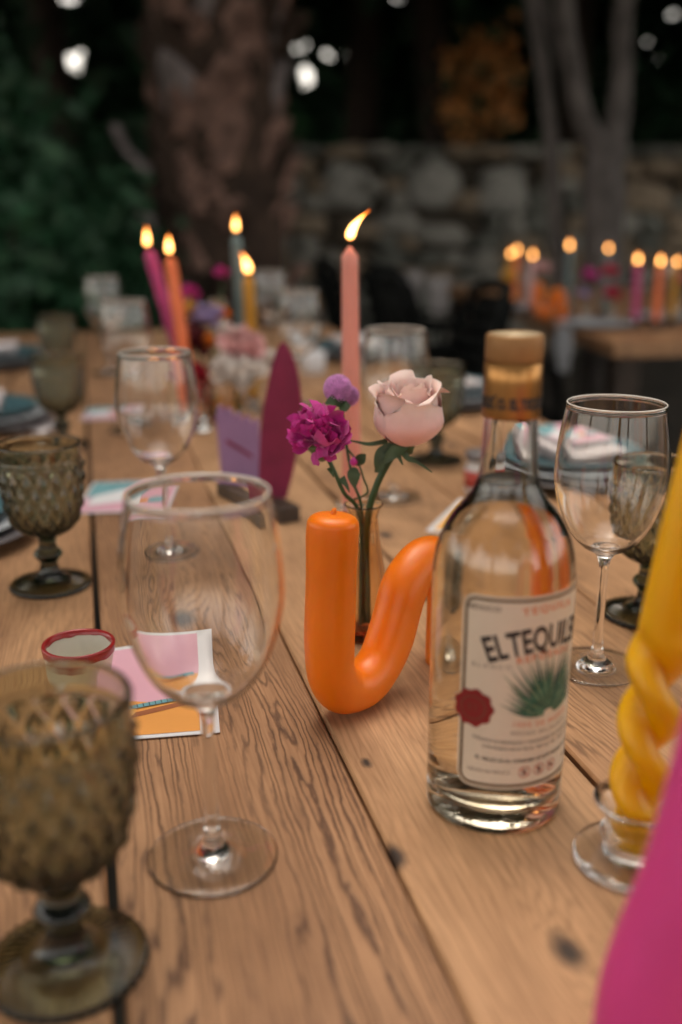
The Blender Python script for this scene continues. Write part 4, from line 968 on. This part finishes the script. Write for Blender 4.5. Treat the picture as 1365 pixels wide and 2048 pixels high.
ribbon([Vector((0.0125, 0.8220, 0.9066)) - ga, Vector((0.0167, 0.8180, 0.9128)) - ga, Vector((0.0209, 0.8180, 0.9172)) - ga], lambda t: lw(t) * .9, M['sepal'], "leaf", am)
bd = fixn(mesh("bud", *lathe([(0, -.004), (.003, -.002), (.0035, .001), (0, .005)], 12), M['carn'], am)); bd.location = Vector((0.0108, 0.8210, 0.9095)) - ga

# ---------------------------------------------------------------- cup, cards, signs, jar
cz = thing("shot_cup", "small cream ceramic cup with a worn red rim behind the nearest olive goblet", "cup", (-0.2018, 0.7044, 0.75))
fixn(mesh("bowl", *lathe([(0, 0), (.017, 0), (.019, .002), (.0225, .018), (.0262, .036), (.0272, .0435), (.0268, .0448), (.0255, .0445), (.0245, .040), (.021, .020), (.016, .006), (0, .005)], 64), M['cream'], cz))
def rimfn(r, z, a): return r, z - (.0016 * (mnoise.noise(Vector((math.cos(a) * 3, math.sin(a) * 3, 1))) + .3) if z < .0425 else 0)
fixn(mesh("red_rim", *lathe([(.0269, .0385), (.0278, .0440), (.0272, .0455), (.0262, .0457), (.0249, .0450), (.0242, .0415)], 96, rimfn), M['redglaze'], cz))

def card_surface(w_, h_, lift):
    return lambda x, y: lift * max(0, (x / w_ + y / h_ - .9)) ** 2 + .0012 * math.sin(x * 30)
def card(name, label, loc, rz, w_, h_, parts, lift=.0, th_=.0006, curl=None, cat="card"):
    """sheet with its lower left corner at the origin; parts = (name, outline, material, level)"""
    t = thing(name, label, cat, loc, rz)
    fz = curl or card_surface(w_, h_, lift); n = 14; V, F = [], []
    for s_ in (0, th_):
        for i in range(n + 1):
            for j in range(n + 1): x, y = w_ * i / n, h_ * j / n; V.append((x, y, fz(x, y) + s_ + .0004))
    K = (n + 1) ** 2
    for i in range(n):
        for j in range(n):
            q_ = i * (n + 1) + j; F.append((q_ + K, q_ + K + n + 1, q_ + K + n + 2, q_ + K + 1)); F.append((q_, q_ + 1, q_ + n + 2, q_ + n + 1))
    for i in range(n):
        for (a, b_) in ((i * (n + 1), (i + 1) * (n + 1)), ((i + 1) * (n + 1) + n, i * (n + 1) + n), (i + 1, i), (n * (n + 1) + i, n * (n + 1) + i + 1)): F.append((a, b_, b_ + K, a + K))
    mesh("sheet", V, F, M['paper'], t)
    for nm, pts, m, lv in parts:
        bm = bmesh.new(); bm.faces.new([bm.verts.new((x, y, 0)) for x, y in pts]); bmesh.ops.triangulate(bm, faces=bm.faces)
        for _ in range(4):
            es = [e for e in bm.edges if e.calc_length() > .012]
            if not es: break
            bmesh.ops.subdivide_edges(bm, edges=es, cuts=1); bmesh.ops.triangulate(bm, faces=bm.faces)
        for v in bm.verts: v.co.z = fz(v.co.x, v.co.y) + th_ + .0004 + .00025 * lv
        me = bpy.data.meshes.new(nm); bm.to_mesh(me); bm.free(); me.materials.append(m); link(bpy.data.objects.new(nm, me), t)
    return t
def rect(x0, y0, x1, y1): return [(x0, y0), (x1, y0), (x1, y1), (x0, y1)]
def disc(cx, cy_, r, n=24, sy=1.0): return [(cx + r * math.cos(2 * math.pi * k / n), cy_ + r * sy * math.sin(2 * math.pi * k / n)) for k in range(n)]
def bar(x0, y0, x1, y1, w_):
    d = Vector((x1 - x0, y1 - y0)).normalized() * w_ / 2; return [(x0 + d.y, y0 - d.x), (x1 + d.y, y1 - d.x), (x1 - d.y, y1 + d.x), (x0 - d.y, y0 + d.x)]
W_, H_ = .115, .142
gp = [("pink_print", rect(.004, .050, W_ - .014, H_ - .004), M['cardpink'], 1), ("orange_print", [(.004, .004), (W_ - .014, .004), (W_ - .014, .058), (.086, .060), (.070, .052), (.050, .058), (.030, .050), (.004, .056)], M['cardorange'], 2),
      ("guitar_shadow", bar(.030, .026, .092, .049, .007), M['cardbrown'], 3), ("guitar_body", disc(.022, .033, .019, sy=.85), M['guitar'], 4), ("guitar_body", disc(.040, .041, .014), M['guitar'], 5),
      ("sound_hole", disc(.036, .039, .005), M['cardbrown'], 6), ("guitar_neck", bar(.040, .043, .088, .056, .0058), M['cardteal'], 6), ("guitar_head", bar(.087, .0555, .097, .058, .0088), M['cardteal'], 6)]
gp += [("fret", bar(.046 + .0045 * k, .0420 + .00122 * k, .0452 + .0045 * k, .0472 + .00122 * k, .0007), M['ink'], 7) for k in range(9)]
CT = (-0.0872, 0.6493, 0.75)
card("guitar_card", "glossy picture card with a guitar on pink and orange, under the nearest wine glass", (-.2010, .6260, TT + .0005), R(9), W_, H_, gp, 0, curl=lambda x, y: .0005 + .016 * max(0, (y - .08) / .062) ** 2 * (.35 + .65 * x / .115))
def card2(label, loc, rz, w_=.115, h_=.155, seed=0):
    rnd = random.Random(seed); ps = [("pink_print", rect(.004, .004, w_ - .004, h_ - .004), M['cardpink'], 1), ("teal_print", [(.004, h_ * .45), (w_ * .4, h_ * .55), (w_ * .6, h_ * .95), (.004, h_ - .006)], M['cardteal'], 2), ("teal_print", disc(w_ * .78, h_ * .45, w_ * .15), M['cardteal'], 2), ("orange_print", disc(w_ * .55, h_ * .45, w_ * .1), M['cardorange'], 3), ("white_print", [(w_ * .1, h_ * .2), (w_ * .5, h_ * .3), (w_ * .45, h_ * .7), (w_ * .12, h_ * .5)], M['paper'], 3)]
    return card("picture_card", label, loc, rz, w_, h_, ps)
card2("pink and teal picture card left of the middle wine glass, behind the second goblet", (*(-0.3362, 1.1944, 0.75)[:2], TT + .0005), R(4), seed=1)
card2("pink and teal picture card beyond the middle wine glass at the left", (*(-0.4769, 1.7891, 0.75)[:2], TT + .0005), R(6), .10, .12, seed=2)
card("white_card", "white edged card lying behind the orange candle, left of the bottle shoulder", (.100, 1.125, TT + .0005), R(-22), .11, .15, [("tan_print", rect(.008, .008, .102, .142), M['guitar'], 1)])

def board(name, label, pts2, pos, rz, thick, m, cat, tilt=0.0, parts=()):
    """upright board: outline in (x, z)"""
    n = len(pts2); V = [(x, -thick / 2, z) for x, z in pts2] + [(x, thick / 2, z) for x, z in pts2]
    F = [tuple(range(n)), tuple(range(2 * n - 1, n - 1, -1))] + [(i, (i + 1) % n, (i + 1) % n + n, i + n) for i in range(n)]
    t = thing(name, label, cat, pos, rz); o = fixn(mesh("board", V, F, m, t, False)); o.rotation_euler = (0, tilt, 0)
    for nm, pv, mm_ in parts:
        k = len(pv); q = fixn(mesh(nm, [(x, -thick / 2 - .0006, z) for x, z in pv] + [(x, -thick / 2 + .0004, z) for x, z in pv], [tuple(range(k)), tuple(range(2 * k - 1, k - 1, -1))] + [(i, (i + 1) % k, (i + 1) % k + k, i + k) for i in range(k)], mm_, o, False))
    return t
sb = Vector((-0.1082, 1.2347, 0.75)); d_ = (Vector((-0.0611, 1.1689, 0.75)) - Vector((-0.1661, 1.3339, 0.75))); ang = math.atan2(d_.y, d_.x)
bs = bevel(mesh("sign_base", *box(-.085, .088, -.014, .014, 0, .020), M['darkwood']), .002); bs.location = sb; bs.rotation_euler.z = ang
tag(bs, "dark brown wooden bar holding up the magenta and lavender cut-outs", "stand")
fin = [(-.018, 0), (-.0175, .05), (-.015, .10), (-.009, .14), (-.002, .175), (.005, .193), (.012, .188), (.021, .168), (.027, .14), (.029, .11), (.026, .07), (.020, .03), (.014, 0)]
fin = [(p.x * 1.12, p.z) for p in spline([(a, 0, b_) for a, b_ in fin], 4)]
board("magenta_sign", "tall magenta pointed board standing left of the flower vase", fin, Vector((-0.0839, 1.2076, 0.75)) + Vector((0, 0, .0203)), R(-12), .006, M['maroon'], "sign", R(2))
scal = [(-.028, 0), (-.033, .075), (-.029, .088), (-.025, .087), (-.022, .077), (-.017, .086), (-.012, .084), (-.009, .073), (-.004, .081), (.001, .079), (.004, .069), (.009, .078), (.014, .076), (.017, .066), (.022, .075), (.027, .072), (.028, .0)]
board("lavender_sign", "small lavender board with a scalloped top beside the magenta one", [(a, b_ * 1.12) for a, b_ in scal], Vector((-0.1337, 1.2925, 0.75)) + Vector((0, 0, .0203)), R(-18), .006, M['lavender'], "sign", 0, [("stripe", [(-.020, .050), (-.018, .055), (.018, .036), (.018, .031)], M['maroon'])])

jar = thing("small_jar", "small jar with a dark lid and printed label behind the bottle neck", "jar", (0.1893, 1.3001, 0.75))
fixn(mesh("glass_body", *lathe([(0, 0), (.020, 0), (.0225, .003), (.0225, .036), (.019, .042), (.019, .046), (0, .046)], 32), M['paper'], jar))
fixn(mesh("jar_label", *lathe([(.0226, .010), (.0229, .010), (.0229, .033), (.0226, .033)], 32, close=True), M['print_red'], jar))
fixn(mesh("lid", *lathe([(0, .0465), (.0228, .0465), (.0232, .048), (.0232, .056), (.022, .0575), (0, .0575)], 32), M['slate'], jar))

# ---------------------------------------------------------------- place settings
PLV = lathe([(0, .002), (.060, .0), (.068, .0015), (.100, .011), (.130, .017), (.1325, .0185), (.130, .0195), (.098, .0145), (.068, .0065), (0, .006)], 56)
def setting(u, v, where, rot=0, loc=None, big=True, nap='napkin', plate='teal', card_=False):
    p = Vector(loc if loc else P2(u, v))
    o = fixn(mesh("charger_plate", *PLV, M['slate'])); o.location = p; o.scale = (1.08, 1.08, 1); tag(o, "dark grey charger plate under the stack " + where, "plate", "stacked place settings")
    o = fixn(mesh("dinner_plate", *PLV, M['paleplate'])); o.location = p + Vector((0, 0, .0125)); o.scale = (.97, .97, .8); tag(o, "pale blue plate mid stack " + where, "plate", "stacked place settings")
    o = fixn(mesh("side_plate", *PLV, M[plate])); o.location = p + Vector((0, 0, .0245)); o.scale = (.84, .84, .8); tag(o, "teal side plate topping the stack " + where, "plate", "stacked place settings")
    V, F = [], []; n = 16
    for lay in range(4):
        o0 = len(V)
        for i in range(n + 1):
            for j in range(n + 1):
                x, y = -.050 + .100 * i / n, -.085 + .17 * j / n; e = 1 - max(abs(x) / .05, abs(y) / .085) ** 6
                V.append((x, y, lay * .0045 + .0030 * e + .0018 * math.sin(x * 50 + lay) * math.cos(y * 40 + lay * 2)))
        for i in range(n):
            for j in range(n): q_ = o0 + i * (n + 1) + j; F.append((q_, q_ + n + 1, q_ + n + 2, q_ + 1))
    o = mesh("napkin", V, F, M[nap]); o.location = p + Vector((0, 0, .036)); o.rotation_euler.z = R(14.36) + rot; tag(o, "linen napkin on the stack " + where, "napkin", "folded napkins")
setting(-.215, 2.62, "at the left edge, farthest from the camera")
setting(-.200, 1.85, "at the left edge beside the third goblet")
setting(-.205, 1.185, "at the left edge behind the second goblet", nap='pinknap')
setting(.665, 1.27, "behind the clear wine glass at the right")
setting(.690, 1.86, "between the rose and the bottle cap", .1)
setting(.690, 2.55, "behind the wine glass right of the salmon candle")
card2("pastel menu card leaning on the napkin behind the clear wine glass at the right", P2(.63, 1.22, .0575), R(20), .085, .12, seed=5)
o = mesh("napkin", *(lambda n=14: ([(-.05 + .10 * i / n, -.05 + .10 * j / n, .006 + .012 * mnoise.noise(Vector((i * .4, j * .4, 3)))) for i in range(n + 1) for j in range(n + 1)], [(i * (n + 1) + j, (i + 1) * (n + 1) + j, (i + 1) * (n + 1) + j + 1, i * (n + 1) + j + 1) for i in range(n) for j in range(n)]))(), M['napkin'])
o.location = P2(-.10, 1.80, .0); tag(o, "crumpled white napkin on the planks beside the third goblet", "napkin")

# ---------------------------------------------------------------- flowers further down the table
def vase(label, loc, h, r, m, cat="vase"):
    pr = spline([(0, 0, 0), (r * .8, 0, 0), (r, 0, .004), (r, 0, h * .45), (r * .75, 0, h * .68), (r * .45, 0, h * .85), (r * .5, 0, h)], 5)
    ins = [(max(0, p.x - .0018), max(p.z, .005)) for p in pr][::-1]; pf_ = [(max(0, p.x), p.z) for p in pr] + ins; pf_[0] = (0, 0); pf_[-1] = (0, .005)
    o = fixn(mesh("flower_vase", *lathe(pf_, 40), M[m])); o.location = loc; return tag(o, label, cat)
vA = Vector((-.232, 1.80, TT)); vase("brown glass bottle vase under the burgundy and lilac flowers", vA, .10, .020, 'amber')
vB = Vector((-.180, 1.70, TT)); vase("clear amber vase under the white and pale pink flowers", vB, .075, .024, 'amber')
vC = Vector((-.262, 1.88, TT)); vase("red glass vase beside the coral candle", vC, .085, .020, 'redglass')
FLW = [("burgundy blossom hanging beside the coral candle", (-0.2613, 1.7900, 0.8895), .022, 'burg', vA), ("lilac blossom above the burgundy one", (-0.2368, 1.8200, 0.9289), .026, 'lilac', vA), ("small yellow orange blossom left of the lilac one", (-0.2703, 1.8300, 0.9386), .017, 'ypetal', vA),
       ("small orange blossom right of the lilac one", (-0.2163, 1.8400, 0.9341), .014, 'opetal', vA), ("tiny orange blossom below the lilac one", (-0.2282, 1.7700, 0.8955), .011, 'opetal', vA), ("flat magenta blossom above the lilac flower", (-0.2818, 1.8800, 0.9667), .019, 'carn', vC), ("small violet magenta blossom on a tall stem left of the blue grey candle", (-0.2257, 1.9500, 1.0016), .012, 'carn', vA),
       ("deep red blossom low beside the coral candle", (-0.2670, 1.8000, 0.8307), .020, 'crimson', vC),
       ("pale pink blossom at the foot of the mustard candle", (-0.1653, 1.7000, 0.8905), .026, 'palepink', vB), ("white blossom left above the pale pink one", (-0.1923, 1.7200, 0.9101), .015, 'white', vB), ("white blossom below the pale pink one, left", (-0.1810, 1.6600, 0.8524), .022, 'white', vB), ("white blossom below the pale pink one, right", (-0.1518, 1.6700, 0.8509), .021, 'white', vB),
       ("cream blossom right of the pale pink one, beside the magenta board", (-0.1244, 1.7400, 0.8636), .016, 'white', vB), ("blush blossom in the middle of the white cluster", (-0.1707, 1.6800, 0.8704), .014, 'palepink', vB)]
for lb, c, r, m, vz in FLW:
    vz = Vector(vz); top = vz + Vector((0, 0, .07))
    ruffled("flower", lb, c, r * (1.6 if m in ('white', 'palepink', 'burg', 'crimson') else 1.3), (random.uniform(-.4, .4), -.5, .9), [vz + Vector((random.uniform(-.006, .006), random.uniform(-.006, .006), .0065)), top], M[m], 26, "flowers further down the table", stem_r=.0015, calyx=False, sep=False)
# clear votive and small white cups beyond the magenta board
for (px, lb) in (((-0.0651, 2.3739, 0.75), "small white votive cup behind the magenta board"), ((-0.1221, 2.6355, 0.75), "white votive cup at the far end of the table by the wine glasses")):
    o = fixn(mesh("votive_cup", *lathe([(0, 0), (.024, 0), (.026, .004), (.028, .05), (.0265, .051), (.024, .008), (0, .006)], 32), M['paper'])); o.location = px; tag(o, lb, "candle cup", "white votive cups")

# ---------------------------------------------------------------- what stands on the second table
ZT = TT
def fz(px3): return Vector(px3)
FC = [((0.6542, 3.9500, 0.9709), M['mustard'], "lit candle on the second table, leftmost, yellow"), ((0.7024, 4.1000, 0.9772), M['coral'], "lit candle right behind the leftmost yellow one, second table"), ((0.7092, 3.8000, 0.9690), M['palepink'], "lit pale candle on the second table, third from the left"),
      ((0.8215, 3.7000, 1.0075), M['greywax'], "lit blue grey candle on the second table, left of the forked tree"), ((0.9622, 3.7000, 0.9989), M['greywax'], "lit blue grey candle before the forked tree, second table"),
      ((0.9703, 3.3500, 0.9731), M['cerise'], "lit pink candle on the second table right of the forked tree"), ((1.0287, 3.3000, 0.9689), M['coral'], "lit coral candle on the second table near the right edge"), ((1.1146, 3.4000, 0.9646), M['mustard'], "lit mustard candle at the far right of the second table")]
for c, m, lb in FC:
    c = Vector(c); b_ = Vector((c.x + random.uniform(-.01, .01), c.y, ZT + .012))
    taper("taper_candle", lb, b_, c - Vector((0, 0, .016)), .0125, .0105, m, FLfar, "lit taper candles on the second table")
    o = fixn(mesh("candle_holder", *lathe([(0, 0), (.030, 0), (.032, .003), (.018, .009), (.0145, .014), (.0145, .030), (.0130, .030), (.0130, .0116), (0, .0116)], 24), M['glass'])); o.location = (b_.x, b_.y, ZT)
    tag(o, "holder of the " + lb, "candle holder", "clear glass candle holders")
ob = Vector((0.7265, 3.6000, 0.8217)); ob.z = ZT
squiggle("squiggle_candle", "orange bent candle on the second table, seen as a bright orange patch", [ob + Vector(p) for p in ((-.03, 0, .125), (-.03, 0, .09), (-.03, 0, .05), (-.018, 0, .026), (.004, 0, .022), (.018, 0, .045), (.024, 0, .075), (.040, 0, .095), (.056, 0, .075), (.060, 0, .04), (.060, 0, .0))], .0175, M['orangewax'])
for lb, c, r, m in [("crimson blossom on the second table right of the forked tree foot", (0.9238, 3.5000, 0.9171), .034, 'crimson'), ("dark pink blossom low on the second table", (0.9213, 3.4500, 0.8471), .034, 'crimson'), ("magenta blossom on the second table left of the forked tree", (0.8561, 3.5000, 0.9054), .030, 'carn'), ("lilac pink blossom below the magenta one on the second table", (0.8362, 3.5000, 0.8467), .024, 'lilac'), ("pale blossom on the second table above the orange candle", (0.7276, 3.7000, 0.9237), .030, 'palepink'), ("white blossom on the second table at the right edge", (1.1344, 3.5000, 0.9171), .026, 'white'), ("yellow blossom beside the leftmost candle of the second table", (0.6412, 3.9000, 0.8727), .032, 'ypetal'), ("dark magenta blossom at the right edge of the second table", (1.1988, 3.6000, 0.8910), .022, 'carn')]:
    c = Vector(c); f = Vector((c.x, c.y, ZT)); ruffled("flower", lb, c, r, (0, -.4, .9), [f + Vector((0, 0, .0065)), f + Vector((0, 0, .04))], M[m], 26, "flowers on the second table", stem_r=.002, calyx=False, sep=False)
    vase("glass bud vase under the " + lb.split(" blossom")[0] + " blossom " + {"crimson": "on the second table", "dark pink": "low on the second table"}.get(lb.split(" blossom")[0], "of the second table"), f, .07, .018, 'glass')
for k, (c, lb) in enumerate([((0.7560, 3.9673, 0.75), "pale plate on the second table left of the white napkin"), ((0.8490, 3.3684, 0.75), "pale plate on the second table in front of the crimson flowers"), ((1.1608, 3.6173, 0.75), "pale plate on the second table at the right edge")]):
    o = fixn(mesh("dinner_plate", *PLV, M['paleplate'])); o.location = c; tag(o, lb, "plate", "plates on the second table")
# hanging napkin on the near edge of the far table and folded white cloths on chairs
def cloth(label, x, y, z, w_, h_, m, rz=0):
    n = 12; V, F = [], []
    for i in range(n + 1):
        for j in range(n + 1):
            a = (i / n - .5) * w_ * (1 - .35 * j / n); V.append((a, -.012 * math.sin(i * 1.3 + j * .3) - .006, -h_ * j / n + (.0 if j else .004)))
    for i in range(n):
        for j in range(n): q_ = i * (n + 1) + j; F.append((q_, q_ + n + 1, q_ + n + 2, q_ + 1))
    o = mesh("hanging_napkin", V, F, M[m]); o.location = (x, y, z); o.rotation_euler.z = rz; return tag(o, label, "napkin")
cloth("white napkin hanging over the edge of the second table", .735, 3.28, TT + .006, .11, .14, 'paper', R(-80))
cloth("pale cloth draped over a black chair back, left of two", .27, 3.93, .90, .10, .13, 'greycloth', R(6))
cloth("pale cloth on a black chair back, right of two", .36, 3.75, .89, .09, .13, 'greycloth', R(10))
